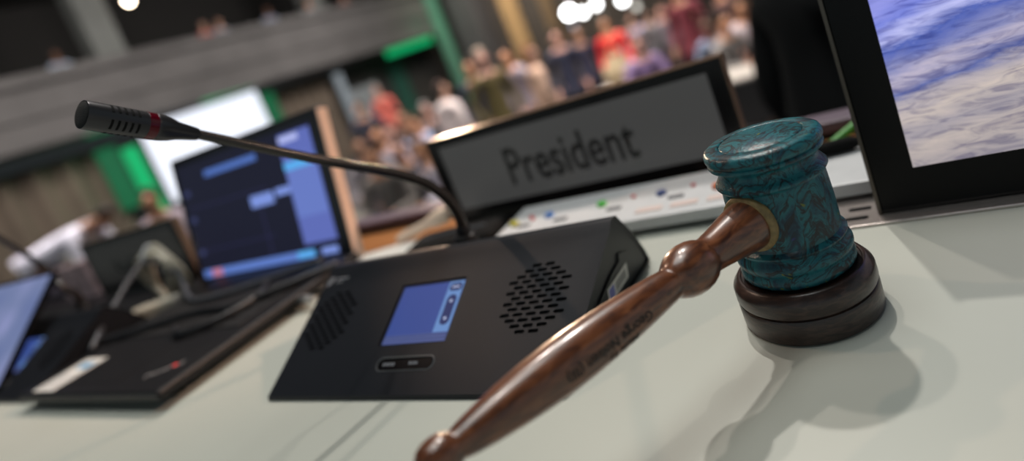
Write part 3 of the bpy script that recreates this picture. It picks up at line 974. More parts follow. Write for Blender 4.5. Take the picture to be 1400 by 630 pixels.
def hr(s):
    s *= 1000
    for (r0, s0), (r1, s1) in zip(hp, hp[1:]):
        if s0 <= s <= s1: return (r0 + (r1 - r0) * (s - s0) / (s1 - s0)) / 1000
    return .01


def engrave(txt, size, s0, th0):
    bm = text_mesh(txt, size, offset=size * .02)
    bmesh.ops.subdivide_edges(bm, edges=[e for e in bm.edges if e.calc_length() > .0015], cuts=2)
    bmesh.ops.triangulate(bm, faces=bm.faces)
    for v in bm.verts:
        s = s0 + v.co.x
        r = hr(s) + .00012
        th = math.radians(th0) - v.co.y / r
        v.co = HC + ax * s + (b_ax * math.cos(th) + Vector((0, 0, 1)) * math.sin(th)) * r
    o = obj('engraving', bm, mat('burnt_lettering', (0.006, 0.004, 0.003), 0.8), gav)
    return o


engrave('George Nolsen (III)', 0.0070, 0.120, 11).name = 'engraving'
engrave('Made by', 0.0060, 0.131, -20)

# ------------------------------------------------------------------ conference unit with gooseneck microphone
UX0, UX1 = -0.5213, -0.2115
FP0 = Vector((0, 0.2855, 0.754)); FP1 = Vector((0, 0.398, 0.812))
FS = (FP1 - FP0).normalized(); FN = Vector((1, 0, 0)).cross(FS)


def face_m(x, v, lift=0.0):
    """frame on the sloping front: local x along the unit, local y up the slope"""
    o = Vector((x, FP0.y, FP0.z)) + FS * v + FN * lift
    return Matrix(((1, FS.x, FN.x, o.x), (0, FS.y, FN.y, o.y), (0, FS.z, FN.z, o.z), (0, 0, 0, 1)))


def unit_profile(g=0.0):
    pts = [(0.2850 + g, TOP + .0006 + g), (0.2855 + g, 0.754)]
    pts += [(0.394, 0.8099 - g)]
    c = Vector((0.4035, 0.8055)); r = 0.0105 - g
    for k in range(9):
        a = math.radians(117 - k * 9.8)
        pts.append((c.x + r * math.cos(a), c.y + r * math.sin(a)))
    pts += [(0.424 - g * .7, 0.8000 - g * .6), (0.434 - g * .8, 0.7900 - g * .4), (0.446 - g, 0.776), (0.457 - g, 0.762), (0.464 - g, TOP + .0006 + g)]
    return pts


def grille_slots(cx, cv, holes):
    out = []
    rows = 13
    for i in range(rows):
        v = cv + (i - (rows - 1) / 2) * 0.0046
        half = math.sqrt(max(0, 0.0305 ** 2 - (v - cv) ** 2))
        off = 0.0 if i % 2 else 0.0058
        k = -4
        while k < 5:
            x = cx + k * 0.0116 + off
            if abs(x - cx) + .003 < half: out.append((x, v))
            k += 1
    return out


unit = thing('conference_unit', 'black wedge conference unit with blue display in the middle of the desk', 'conference unit', (-0.3684, 0.37, TOP), group='conference units on the dais desk')
bm = bmesh.new(); prism(bm, unit_profile(), UX0, UX1)
bmesh.ops.recalc_face_normals(bm, faces=bm.faces)
ends = [f for f in bm.faces if len(f.verts) > 8]
r = bmesh.ops.inset_individual(bm, faces=ends, thickness=0.0018, depth=-0.0022)
shell = obj('shell', bm, M_unit, unit, smooth=True, angle=28)
cut = bmesh.new()
slots = grille_slots(-0.2637, 0.0722, 0) + grille_slots(-0.4868, 0.0715, 0)
for x, v in slots:
    plate(cut, face_m(x, v, -0.0022), pill(0, 0, 0.0088, 0.0030, 4), 0.006)
for poly in (rect(-0.4085, -0.3375, 0.0415, 0.0985),):
    plate(cut, face_m(0, 0, -0.0016), poly, 0.006)
plate(cut, face_m(0, 0, -0.0012), pill(-0.3706, 0.0249, 0.059, 0.0105), 0.006)
co = obj('cutter', cut, M_black, unit)
md = shell.modifiers.new('slots', 'BOOLEAN'); md.operation = 'DIFFERENCE'; md.object = co; md.solver = 'EXACT'
bpy.context.view_layer.update()
dg = bpy.context.evaluated_depsgraph_get()
nm = bpy.data.meshes.new_from_object(shell.evaluated_get(dg))
shell.modifiers.clear(); shell.data = nm
nm.polygons.foreach_set('use_smooth', [True] * len(nm.polygons)); nm.set_sharp_from_angle(angle=math.radians(28))
bpy.data.objects.remove(co)


def rake_end(me, all_verts=False):
    # the right end leans outward a little from the base to the ridge
    for v in me.vertices:
        if all_verts or v.co.x + unit.location.x > UX1 - .0040:
            v.co.x += 0.19 * (v.co.z + unit.location.z - 0.813)


rake_end(nm)
# black cloth behind the grilles
for cx, cv in ((-0.2637, .0722), (-0.4868, .0715)):
    bm = bmesh.new(); plate(bm, face_m(cx, cv, -0.00215), [(0.031 * math.cos(a * math.pi / 16), 0.031 * math.sin(a * math.pi / 16)) for a in range(32)], 0.0003)
    obj('grille_cloth', bm, M_blackmatte, unit)
# display, recessed
scr = bmesh.new(); plate(scr, face_m(0, 0, -0.0014), rect(-0.4060, -0.3382, 0.0428, 0.0962), 0.0004)
so = obj('display', scr, emis('unit_blue', (0.055, 0.105, 0.42), 0.62), unit)
bm = bmesh.new(); plate(bm, face_m(0, 0, -0.0010), rect(-0.3545, -0.3388, 0.0505, 0.0960), 0.00015); obj('menu_column', bm, emis('unit_light_blue', (0.20, 0.40, 0.85), 0.62), so)
bm = bmesh.new(); plate(bm, face_m(0, 0, -0.00085), pill(-0.3462, 0.0698, 0.0098, 0.0270, 6, .0045), 0.00015); obj('level_slider', bm, emis('unit_dark_blue', (0.03, 0.05, 0.22), 0.5), so)
bm = bmesh.new(); plate(bm, face_m(0, 0, -0.00085), pill(-0.3462, 0.0905, 0.0125, 0.0070, 6, .0025), 0.00015); obj('menu_button', bm, emis('unit_dark_blue', (0.03, 0.05, 0.22), 0.5), so)
bm = bmesh.new()
for vv in (0.0620, 0.0775): plate(bm, face_m(0, 0, -0.0007), pill(-0.3462, vv, 0.0026, 0.0026, 6), 0.0001)
plate(bm, face_m(0, 0, -0.0007), rect(-0.3500, -0.3424, 0.0899, 0.0911), 0.0001)
obj('icons', bm, emis('unit_white', (0.6, 0.68, 0.95), 0.8), so)
bm = bmesh.new(); plate(bm, face_m(0, 0, -0.0010), rect(-0.4060, -0.3382, 0.0428, 0.0500), 0.00015); obj('status_bar', bm, emis('unit_bar', (0.14, 0.19, 0.50), 0.5), so)
bm = bmesh.new()
for vv in (0.0452, 0.0482): plate(bm, face_m(0, 0, -0.0008), rect(-0.4055, -0.3386, vv, vv + .0005), 0.0001)
obj('status_line', bm, emis('unit_line', (0.05, 0.07, 0.26), 0.4), so)
# speak button
bm = bmesh.new(); plate(bm, face_m(0, 0, -0.0011), pill(-0.3706, 0.0249, 0.0565, 0.0085), 0.0009); bo = obj('button', bm, M_blackgloss, unit)
bm = bmesh.new(); P = [face_m(0, 0, 0.0001) @ Vector((x, y, 0)) for x, y in pill(-0.3706, 0.0249, 0.0595, 0.0110)]
tube(bm, P + [P[0]], 0.00055, 6, 0); obj('button_rim', bm, mat('grey_rim', (0.16, 0.17, 0.18), 0.3, metal=.6), bo)
bm = bmesh.new()
for k in range(5): plate(bm, face_m(0, 0, -0.0002), rect(-0.394 + k * .0026, -0.394 + k * .0026 + .0019, 0.0236 + .0004 * (k % 2), 0.0262), 0.0001)
for k in range(4): plate(bm, face_m(0, 0, -0.0002), rect(-0.3665 + k * .0024, -0.3665 + k * .0024 + .0018, 0.0242, 0.0266 - .0004 * (k % 2)), 0.0001)
obj('button_lettering', bm, emis('button_text', (0.30, 0.32, 0.34), 0.35), bo)
# logo: leaf swirl and two short lines
bm = bmesh.new()
ell = [(-0.5145 + .0036 * math.cos(a * math.pi / 10) + .0020 * math.sin(a * math.pi / 10), 0.1150 + .0052 * math.sin(a * math.pi / 10)) for a in range(20)]
plate(bm, face_m(0, 0, 0.00005), ell, 0.00015)
plate(bm, face_m(0, 0, 0.00005), rect(-0.5065, -0.4905, 0.1158, 0.1178), 0.00015)
plate(bm, face_m(0, 0, 0.00005), rect(-0.5065, -0.4960, 0.1122, 0.1136), 0.00015)
obj('logo', bm, mat('logo_grey', (0.13, 0.135, 0.15), 0.5), unit)
# end panel with the scooped grip
bm = bmesh.new()
arc = [(0.300, 0.7525), (0.452, 0.7525)] + [(0.4515 - .0035 * k - 0.0009 * k * k * .35, 0.7565 + .0046 * k - .00010 * k * k) for k in range(9)] + [(0.403, 0.7800), (0.384, 0.7795), (0.362, 0.7735), (0.330, 0.7625)]
Mx = Matrix(((0, 0, 1, UX1 - .0022), (1, 0, 0, 0), (0, 1, 0, 0), (0, 0, 0, 1)))
plate(bm, Mx, arc, 0.0016)
bmesh.ops.bevel(bm, geom=[e for e in bm.edges if e.calc_length() > .002], offset=.0006, segments=2, affect='EDGES')
side = obj('side_panel', bm, M_unit, unit); rake_end(side.data, True)
bm = bmesh.new(); Ms = Matrix(((0, 0, 1, UX1 - .0006), (1, 0, 0, 0), (0, 1, 0, 0), (0, 0, 0, 1)))
sticker = [(0.3735, 0.7612), (0.4145, 0.7612), (0.4145, 0.7735), (0.3735, 0.7735)]
plate(bm, Ms, sticker, 0.0003); st = obj('sticker', bm, M_paper, unit); rake_end(st.data, True)
st['label'] = 'white barcode sticker'
bm = bmesh.new(); Ms2 = Matrix(((0, 0, 1, UX1 - .0003), (1, 0, 0, 0), (0, 1, 0, 0), (0, 0, 0, 1)))
x = 0.3885
k = 0
while x < 0.4105:
    w = (.0004, .0007, .0005, .0009)[k % 4]
    plate(bm, Ms2, rect(x, x + w, 0.7635, 0.7710), 0.0001); x += w + (.0006, .0004, .0007)[k % 3]; k += 1
rake_end(obj('barcode', bm, mat('print_grey', (0.14, 0.14, 0.14), 0.7), st).data, True)
bm = bmesh.new(); plate(bm, Ms2, rect(0.3752, 0.3855, 0.7630, 0.7718), 0.0001); plate(bm, Ms2, rect(0.378, 0.3827, 0.7655, 0.7693), 0.00012)
rake_end(obj('blue_print', bm, mat('print_blue', (0.16, 0.17, 0.42), 0.7), st).data, True)


def gooseneck(parent, tip, ring, end, path, head=True):
    tip, end = Vector(tip), Vector(end)
    d = (end - tip).normalized(); Lh = (end - tip).length
    bm = bmesh.new(); tube(bm, [end + (Vector(path[0]) - end) * 0 - d * .002] + [Vector(p) for p in path], [.0034, .0035, .0039, .0046, .0050, .0054, .0058][:len(path) + 1], 16, 10)
    nk = obj('gooseneck', bm, mat('neck_rubber', (0.018, 0.014, 0.012), 0.27), parent, smooth=True, angle=50)
    b0 = Vector(path[-1])
    bm = bmesh.new(); lathe(bm, [(.0115, -.004), (.0115, .006), (.0098, .009), (.0070, .010), (.0068, .016), (.0058, .018)], 24, b0, Vector(path[-2]) - b0)
    obj('neck_socket', bm, M_black, parent, smooth=True, angle=40)
    R = .0092
    bm = bmesh.new(); lathe(bm, [(R * .98, .0008), (R, .0016), (R, .038)], 48, tip, d)
    mh = obj('microphone_head', bm, M_mic, parent, smooth=True, angle=40)
    bm = bmesh.new(); lathe(bm, [(R * .97, .0440), (R, .0444), (R, .046), (R * .97, .050), (R * .88, .055), (R * .70, .061), (R * .50, Lh - .001), (R * .46, Lh), (.0034, Lh + .0008)], 48, tip, d)
    obj('head_taper', bm, M_mic, mh, smooth=True, angle=40)
    bm = bmesh.new(); lathe(bm, [(R * .99, .0380), (R * 1.01, .0382), (R * 1.01, .0442), (R * .99, .0444)], 48, tip, d)
    rg = obj('light_ring', bm, M_red, mh, smooth=True, angle=40); rg['label'] = 'dark red ring'
    bm = bmesh.new(); lathe(bm, [(0, -.0006), (R * .5, -.0004), (R * .82, .0002), (R * .93, .0010), (R * .93, .004)], 40, tip, d)
    obj('foam_tip', bm, mat('foam', (0.006, 0.006, 0.006), 0.95, bump=.6, bscale=1500), mh, smooth=True)
    # two rows of five slots on each side
    dd, u, v = frame(d)
    bm = bmesh.new()
    for i in range(5):
        s0 = .0148 + i * .0041
        for a0 in (10, 82, 154, 226, 298):
            segs = []
            for k in range(9):
                a = math.radians(a0 + k * 5.4)
                for rr in (R - .0008, R + .00015):
                    for ds in (-.0008, .0008):
                        segs.append(bm.verts.new(tip + d * (s0 + ds) + (u * math.cos(a) + v * math.sin(a)) * rr))
            for k in range(8):
                q = segs[k * 4:k * 4 + 8]
                for f in ((0, 1, 5, 4), (2, 6, 7, 3), (0, 4, 6, 2), (1, 3, 7, 5)): bm.faces.new([q[j] for j in f])
            bm.faces.new([segs[j] for j in (0, 2, 3, 1)]); bm.faces.new([segs[-4 + j] for j in (0, 1, 3, 2)])
    obj('slots', bm, M_blackmatte, mh)
    return mh


HTIP, HEND = (-0.4336, 0.2130, 1.0157), (-0.4375, 0.2800, 0.9800)
gooseneck(unit, HTIP, None, HEND, [HEND, (-0.4114, .3385, .9338), (-0.3892, .4082, .8842), (-0.3850, .4351, .8570), (-0.3855, .4480, .8300), (-0.3900, .4500, .7985)])

# second unit further along the desk
DX = -0.797
unit2 = thing('conference_unit', 'black conference unit with small blue display left of the black laptop', 'conference unit', unit.location + Vector((DX, 0, 0)), group='conference units on the dais desk')
for chd in list(unit.children):
    if chd.name.startswith(('gooseneck', 'neck_socket', 'microphone_head', 'sticker')): continue
    c = chd.copy(); C.objects.link(c); c.parent = unit2
    for g in chd.children:
        k2 = g.copy(); C.objects.link(k2); k2.parent = c
e2 = at_d(-70, 283, 0.86); m2 = at_d(0, 326, 0.95)
gooseneck(unit2, tuple(e2 + Vector((-.026, -.0507, .0373))), None, tuple(e2), [tuple(e2), tuple(m2), tuple(at_d(62, 366, 1.02)), (-1.178, .4351, .8480), (-1.1800, .4480, .8250), (-1.185, .4500, .7985)])

# ------------------------------------------------------------------ name signs
def name_sign(x0, x1, label, txt, lean=0.0):
    y = 0.627
    t = thing('name_sign', label, 'sign', ((x0 + x1) / 2, y, TOP), 0, 'name signs along the desk')
    z1 = 0.8738
    bm = bmesh.new(); box(bm, x0, x1, y, y + .016, TOP + .001, z1, 0.002); obj('housing', bm, M_blackgloss, t)
    bm = bmesh.new(); box(bm, x0 + .0185, x1 - .0175, y - .0004, y + .001, 0.7762, 0.8618)
    s = obj('display', bm, mat('sign_glass_' + txt, (0.02, 0.02, 0.02), 0.25, spec=.2, emit=(0.043, 0.043, 0.042) if x1 > -.5 else (.012, .0115, .011), estr=1.0), t)
    bm = bmesh.new(); box(bm, x0 + .03, x1 - .03, y - .006, y + .07, TOP + .0006, TOP + .006, .002); obj('foot', bm, M_blackgloss, t)
    bm = bmesh.new()
    for a in ((x0 + .0005, x1 - .0005, z1 - .0006, z1 + .0006), (x0 - .0004, x0 + .0006, TOP + .002, z1 + .0012), (x1 - .0006, x1 + .0004, TOP + .002, z1 + .0012)):
        box(bm, a[0], a[1], y + .001, y + .0155, a[2], a[3])
    rm = obj('rim', bm, mat('copper_rim', (0.30, 0.19, 0.13), 0.3, metal=.9), t); rm['label'] = 'thin copper toned rim'
    if txt == 'President':
        tm = text_mesh(txt, 1.0, offset=0.012)
        xs = [v.co.x for v in tm.verts]; capz = max(v.co.y for v in tm.verts)
        w = max(xs) - min(xs)
        sx = 0.1695 / w; sy = 0.0455 / capz
        for v in tm.verts: v.co = Vector((-0.4385 + (v.co.x - min(xs)) * sx, y - .0008, 0.7945 + v.co.y * sy))
        obj('lettering', tm, mat('sign_ink', (0.004, 0.004, 0.004), 0.4), s)
    else:
        bm = bmesh.new()
        for k in range(8): box(bm, x0 + .105 + k * .020, x0 + .119 + k * .020, y - .0009, y - .0004, .795, .815 + .010 * (k % 3 == 0))
        obj('lettering', bm, mat('sign_ink', (0.004, 0.004, 0.004), 0.4), s)
    return t


name_sign(-0.5465, -0.1590, 'black framed sign reading President', 'President')
name_sign(-1.535, -1.165, 'dim dark grey name sign behind the tangled white cable', 'dim')

# ------------------------------------------------------------------ white control console behind the unit
con = thing('control_console', 'low white control console with small coloured buttons before the President sign', 'console', (-0.27, 0.555, TOP))
bm = bmesh.new(); prism(bm, [(0.531, TOP + .0008), (0.5155, 0.7562), (0.515, 0.7665), (0.5165, 0.7672), (0.603, 0.7700), (0.604, TOP + .0008)], -0.420, -0.035)
obj('case', bm, M_white, con)


def con_z(y): return 0.7672 + (y - .5165) / .0865 * .0028


for (x, y, col, n) in ((-0.4085, .556, (0.42, 0.40, 0.02), 'yellow'), (-0.365, .562, (0.03, 0.16, 0.50), 'blue'), (-0.302, .565, (0.06, 0.45, 0.05), 'green'), (-0.236, .565, (0.05, 0.08, 0.22), 'navy'), (-0.178, .556, (0.55, 0.13, 0.03), 'orange')):
    bm = bmesh.new(); lathe(bm, [(.0052, -.001), (.0052, .0025), (.0045, .0036), (0, .004)], 20, (x, y, con_z(y)))
    b = obj('button', bm, mat('button_' + n, col, 0.35), con, smooth=True, angle=40); b['label'] = n + ' round button'
for (x, y) in ((-0.387, .562), (-0.392, .568), (-0.268, .571), (-0.205, .571)):
    bm = bmesh.new(); lathe(bm, [(.0024, -.001), (.0024, .002), (0, .0024)], 14, (x, y, con_z(y))); b = obj('indicator', bm, mat('button_red', (0.5, 0.02, 0.03), 0.35), con); b['label'] = 'small red indicator'
for (x, y) in ((-0.392, .548), (-0.345, .548), (-0.283, .55), (-0.218, .552), (-0.150, .555)):
    bm = bmesh.new(); box(bm, x - .008, x + .008, y - .003, y + .003, con_z(y) - .001, con_z(y) + .0015, .0008); obj('slider', bm, mat('slider_grey', (0.10, 0.10, 0.11), 0.5), con)
for x in (-0.24, -0.205, -0.17):
    bm = bmesh.new(); box(bm, x - .013, x + .013, .528, .538, con_z(.533) - .001, con_z(.533) + .0008); obj('label_strip', bm, mat('pink_label', (0.62, 0.50, 0.46), 0.6), con)

# plug, pen and green cable right of the gavel
bm = bmesh.new(); d_ = Vector((.062, .010, 0)); lathe(bm, [(.004, 0), (.0062, .002), (.0062, .034), (.0045, .040), (.0040, .052)], 20, (-0.099, .578, .7762), d_)
pl = single('cable_plug', bm, M_blackmatte, (-0.08, .578, .77), 'black barrel plug lying on the white console right of the gavel', 'plug', smooth=True, angle=40)
bm = bmesh.new(); tube(bm, [(-0.094, .641, .7555), (-0.075, .652, .764), (-0.055, .662, .772), (-0.03, .668, .774), (.02, .668, .762), (.08, .66, .7545)], .004, 12)
single('cable', bm, mat('green_cable', (0.05, 0.28, 0.03), 0.4), (-0.05, .65, .7505), 'bright green cable crossing the wood strip behind the monitor', 'cable', smooth=True)

# ------------------------------------------------------------------ big monitor at the right edge
mon = thing('monitor', 'thick black framed monitor showing a desert landscape at the right edge', 'monitor', (0.19, 0.49, TOP))
MX0, MX1, MZ1, MY = -0.0477, 0.285, 0.942, 0.4822
bm = bmesh.new(); box(bm, MX0, MX1, MY, MY + .028, TOP + .0025, MZ1, 0.0025); obj('housing', bm, mat('monitor_black', (0.0025, 0.0025, 0.003), 0.4, spec=0.18), mon)
bm = bmesh.new()
box(bm, MX0 - .0012, MX0 + .0012, MY - .0006, MY + .02, TOP + .003, MZ1); obj('edge_trim', bm, mat('edge_grey', (0.10, 0.085, 0.07), 0.4, metal=.5), mon)
# desert picture
M_des, nt, N, L, B = nodes_of('desert_picture')
tc = N.new('ShaderNodeTexCoord')
mp = N.new('ShaderNodeMapping'); mp.inputs['Scale'].default_value = (16, 1, 60); mp.inputs['Rotation'].default_value = (0, math.radians(14), 0)
L.new(tc.outputs['Object'], mp.inputs['Vector'])
nz = N.new('ShaderNodeTexNoise'); nz.inputs['Scale'].default_value = 1.0; nz.inputs['Detail'].default_value = 9; nz.inputs['Roughness'].default_value = 0.62; nz.inputs['Distortion'].default_value = 0.7
L.new(mp.outputs[0], nz.inputs['Vector'])
sp = N.new('ShaderNodeSeparateXYZ'); L.new(tc.outputs['Object'], sp.inputs[0])
tilt = N.new('ShaderNodeMath'); tilt.operation = 'MULTIPLY_ADD'; L.new(sp.outputs['X'], tilt.inputs[0]); tilt.inputs[1].default_value = -0.22; L.new(sp.outputs['Z'], tilt.inputs[2])
ad = N.new('ShaderNodeMath'); ad.operation = 'MULTIPLY_ADD'; L.new(nz.outputs['Fac'], ad.inputs[0]); ad.inputs[1].default_value = 0.030; L.new(tilt.outputs[0], ad.inputs[2])
mr = N.new('ShaderNodeMapRange'); L.new(ad.outputs[0], mr.inputs[0]); mr.inputs[1].default_value = 0.034 + .015 + .037; mr.inputs[2].default_value = 0.156 + .015 + .037
rd = ramp(N, [(0.0, (0.30, 0.27, 0.30)), (0.16, (0.46, 0.40, 0.38)), (0.26, (0.33, 0.30, 0.34)), (0.36, (0.52, 0.45, 0.42)), (0.45, (0.36, 0.33, 0.40)), (0.50, (0.10, 0.13, 0.36)), (0.58, (0.44, 0.40, 0.52)), (0.66, (0.20, 0.22, 0.46)), (0.74, (0.07, 0.11, 0.42)), (0.80, (0.44, 0.46, 0.80)), (0.90, (0.17, 0.21, 0.66)), (1.0, (0.26, 0.28, 0.72))])
L.new(mr.outputs[0], rd.inputs['Fac'])
n5 = N.new('ShaderNodeTexNoise'); n5.inputs['Scale'].default_value = 2.6; n5.inputs['Detail'].default_value = 8; n5.inputs['Distortion'].default_value = 1.2; L.new(mp.outputs[0], n5.inputs['Vector'])
r5 = ramp(N, [(0.35, (0.28, 0.28, 0.5)), (0.52, (1, 1, 1)), (0.7, (1.25, 1.2, 1.15))]); L.new(n5.outputs['Fac'], r5.inputs['Fac'])
cc = mix(N, L, rd.outputs['Color'], r5.outputs['Color'], 0.6, 'MULTIPLY')
B.inputs['Base Color'].default_value = (.01, .01, .01, 1); B.inputs['Roughness'].default_value = .3
L.new(cc, B.inputs['Emission Color']); B.inputs['Emission Strength'].default_value = 1.05
bm = bmesh.new(); box(bm, -0.0203, MX1 - .028, MY - .0006, MY + .001, 0.7838, MZ1 - .028); obj('screen', bm, M_des, mon)
bm = bmesh.new()
box(bm, .07, .15, MY + .028, MY + .05, TOP + .004, .88, .004); box(bm, .03, .19, MY + .005, .60, TOP + .0026, TOP + .008, .002)
obj('stand', bm, M_black, mon)

# ------------------------------------------------------------------ black laptop
LX0, LX1, LYF, LYH = -1.002, -0.668, 0.272, 0.562
lap = thing('laptop', 'open black laptop with dark screen interface left of the microphone unit', 'laptop', ((LX0 + LX1) / 2, LYF, TOP), group=None)
bm = bmesh.new(); box(bm, LX0, LX1, LYF, LYH, TOP + .0095, TOP + .021, 0.0035)
bs = obj('base', bm, M_black, lap)
for (x, y) in ((LX0 + .03, LYF + .03), (LX1 - .03, LYF + .03), (LX0 + .03, LYH - .03), (LX1 - .03, LYH - .03)):
    bm = bmesh.new(); lathe(bm, [(.008, 0.0002), (.007, .0105)], 14, (x, y, TOP)); obj('rubber_foot', bm, M_blackmatte, bs)
LZ = TOP + .021
bm = bmesh.new()
for r_ in range(6):
    for k in range(14):
        w = (LX1 - LX0 - .05) / 14
        x = LX0 + .025 + k * w
        y = LYF + .115 + r_ * .0195
        box(bm, x + .001, x + w - .001, y, y + .0172, LZ, LZ + .0016)
obj('keyboard', bm, mat('key_plastic', (0.010, 0.010, 0.011), 0.5), lap)
bm = bmesh.new(); box(bm, -.885, -.785, LYF + .02, LYF + .085, LZ - .0005, LZ + .0004); obj('touchpad', bm, M_black, lap)
bm = bmesh.new(); box(bm, LX1 - .11, LX1 - .015, LYF + .10, LYF + .235, LZ + .0016, LZ + .0020)
bm.free()
bm = bmesh.new(); box(bm, -.972, -.916, .279, .345, LZ, LZ + .0004); ps = obj('palm_rest_sticker', bm, M_paper, lap); ps['label'] = 'white printed sticker'
bm = bmesh.new(); box(bm, -.955, -.925, .322, .335, LZ + .0004, LZ + .0006); obj('blue_band', bm, mat('sticker_blue', (0.06, 0.25, 0.45), 0.6), ps)
bm = bmesh.new()
for k in range(5): box(bm, -.968, -.922, .284 + k * .0065, .2862 + k * .0065, LZ + .0004, LZ + .0006)
obj('print', bm, mat('print_pale', (0.36, 0.36, 0.38), 0.7), ps)
tm = text_mesh('ThinkPad', .0125, offset=.0002)
tm.transform(Matrix.Translation((-.737, .293, LZ + .0004)) @ Matrix.Rotation(math.radians(33), 4, 'Z'))
em = obj('emblem', tm, mat('emblem_grey', (0.24, 0.23, 0.23), 0.4), lap)
bm = bmesh.new(); lathe(bm, [(.0030, 0), (.0030, .0006), (0, .0008)], 16, (-.7085, .3165, LZ + .0003)); obj('red_dot', bm, mat('dot_red', (0.6, 0.03, 0.03), 0.4, emit=(.7, .03, .03), estr=.25), em)
# lid, leaning back 12 degrees
LW0, LW1, LH, LT = -1.052, -0.679, 0.217, 0.019
lean = math.radians(12)
ML = Matrix.Translation((0, LYH - .002, TOP + .006)) @ Matrix.Rotation(-lean, 4, 'X')
bm = bmesh.new(); obox(bm, ML, LW0, LW1, 0, LT, 0, LH, bev=.005, seg=3)
lid = obj('lid', bm, mat('lid_black', (0.010, 0.010, 0.013), 0.35), lap, smooth=True, angle=40)
bm = bmesh.new(); obox(bm, ML, LW1 - .001, LW1 + .0012, .001, LT - .001, .004, LH - .004, bev=.0008, seg=2); e_ = obj('lid_edge', bm, mat('warm_lit_edge', (0.78, 0.56, 0.44), 0.5, noise=.04, nscale=40), lid); e_['label'] = 'side edge in a warm lit tone'  # silver lid edge, with the warm light on it put into the colour


def on_lid(u0, u1, w0, w1, lift, m, parent, name, th=.0004):
    """u along the width 0..1, w up the lid 0..1"""
    bm = bmesh.new()
    obox(bm, ML, LW0 + (LW1 - LW0) * u0, LW0 + (LW1 - LW0) * u1, -lift - th, -lift, LH * w0, LH * w1)
    return obj(name, bm, m, parent)


s_ = on_lid(.045, .945, .075, .93, 0.0, emis('ui_dark', (0.012, 0.013, 0.030), 0.8), lid, 'screen')
on_lid(.055, .80, .08, .135, .0004, emis('ui_task_blue', (0.14, 0.25, 0.70), .8), s_, 'task_bar')
on_lid(.12, .19, .085, .13, .0008, emis('ui_red', (0.65, 0.22, 0.30), .9), s_, 'red_icon')
on_lid(.70, .80, .09, .13, .0008, emis('ui_cyan', (0.10, 0.42, 0.85), 1.0), s_, 'cyan_icon')
on_lid(.755, .94, .17, .90, .0004, emis('ui_side_blue', (0.15, 0.20, 0.62), .75), s_, 'side_panel')
on_lid(.76, .935, .35, .70, .0007, emis('ui_side_pale', (0.18, 0.26, 0.72), .75), s_, 'side_list')
on_lid(.755, .94, .665, .715, .0011, emis('ui_cyan', (0.10, 0.42, 0.85), 1.0), s_, 'side_highlight')
on_lid(.76, .87, .845, .885, .0008, emis('ui_pale', (0.50, 0.55, 0.95), .9), s_, 'side_title')
on_lid(.24, .60, .80, .845, .0004, emis('ui_bar_blue', (0.10, 0.20, 0.60), .8), s_, 'title_bar')
on_lid(.50, .645, .49, .57, .0004, emis('ui_box_blue', (0.22, 0.32, 0.78), .9), s_, 'dialog_box')
on_lid(.665, .755, .525, .575, .0004, emis('ui_box_blue', (0.22, 0.32, 0.78), .9), s_, 'dialog_button')
on_lid(.06, .60, .275, .282, .0004, emis('ui_line', (0.03, 0.03, 0.09), .8), s_, 'grid_line')
on_lid(.06, .62, .60, .607, .0004, emis('ui_line', (0.03, 0.03, 0.09), .8), s_, 'grid_line')
on_lid(.55, .556, .14, .49, .0004, emis('ui_line', (0.03, 0.03, 0.09), .8), s_, 'grid_line')
for w in (.27, .52, .72): on_lid(.062, .10, w - .02, w + .02, .0006, emis('ui_tag', (0.05, 0.06, 0.16), .8), s_, 'tag')
on_lid(.84, .93, .085, .13, .0004, emis('ui_box_blue', (0.22, 0.32, 0.78), .9), s_, 'clock')

# tablet propped on the second unit at the left edge
A = Vector((-1.15, .3004, .7616)); Bp = Vector((-1.15, .4242, .873))
ln = (Bp - A).length
dv = (Bp - A).normalized(); nv = Vector((1, 0, 0)).cross(dv)
MT = Matrix(((1, dv.x, nv.x, A.x), (0, dv.y, nv.y, A.y), (0, dv.z, nv.z, A.z), (0, 0, 0, 1)))
tab = thing('tablet', 'tablet with pale blue screen propped at the left edge', 'tablet', (-1.28, .30, TOP))
tl = bmesh.new(); plate(tl, MT @ Matrix.Translation((0, 0, -.004)), pill(-.122, ln / 2, .256, ln + .010, 5, .008), .008); obj('case', tl, M_blackgloss, tab)
tl = bmesh.new(); plate(tl, MT @ Matrix.Translation((0, 0, .004)), rect(-.245, -.002, .003, ln - .001), .0004)
M_tab, nt, N, L, B = nodes_of('tablet_screen')
tc = N.new('ShaderNodeTexCoord'); sp = N.new('ShaderNodeSeparateXYZ'); L.new(tc.outputs['Object'], sp.inputs[0])
nz = N.new('ShaderNodeTexNoise'); nz.inputs['Scale'].default_value = 9; nz.inputs['Detail'].default_value = 2; L.new(tc.outputs['Object'], nz.inputs['Vector'])
rr = ramp(N, [(0.3, (0.15, 0.20, 0.42)), (0.5, (0.20, 0.25, 0.46)), (0.7, (0.33, 0.36, 0.66))]); L.new(nz.outputs['Fac'], rr.inputs['Fac'])
L.new(rr.outputs['Color'], B.inputs['Emission Color']); B.inputs['Emission Strength'].default_value = .8; B.inputs['Base Color'].default_value = (.01, .01, .01, 1)
obj('screen', tl, M_tab, tab)
bm = bmesh.new(); tube(bm, [A + Vector((-.12, .055, -.004)), A + Vector((-.12, .155, .035))], .003, 8, 0)
bm.free()

# ------------------------------------------------------------------ cables and clutter by the laptop
def P_(px, py, d): return at_d(px, py, d)


M_beige = mat('beige_cable', (0.36, 0.33, 0.26), 0.5, noise=.06, nscale=40)
M_greyc = mat('grey_cable', (0.055, 0.06, 0.07), 0.4)
M_blackc = mat('black_cable', (0.010, 0.010, 0.012), 0.45)
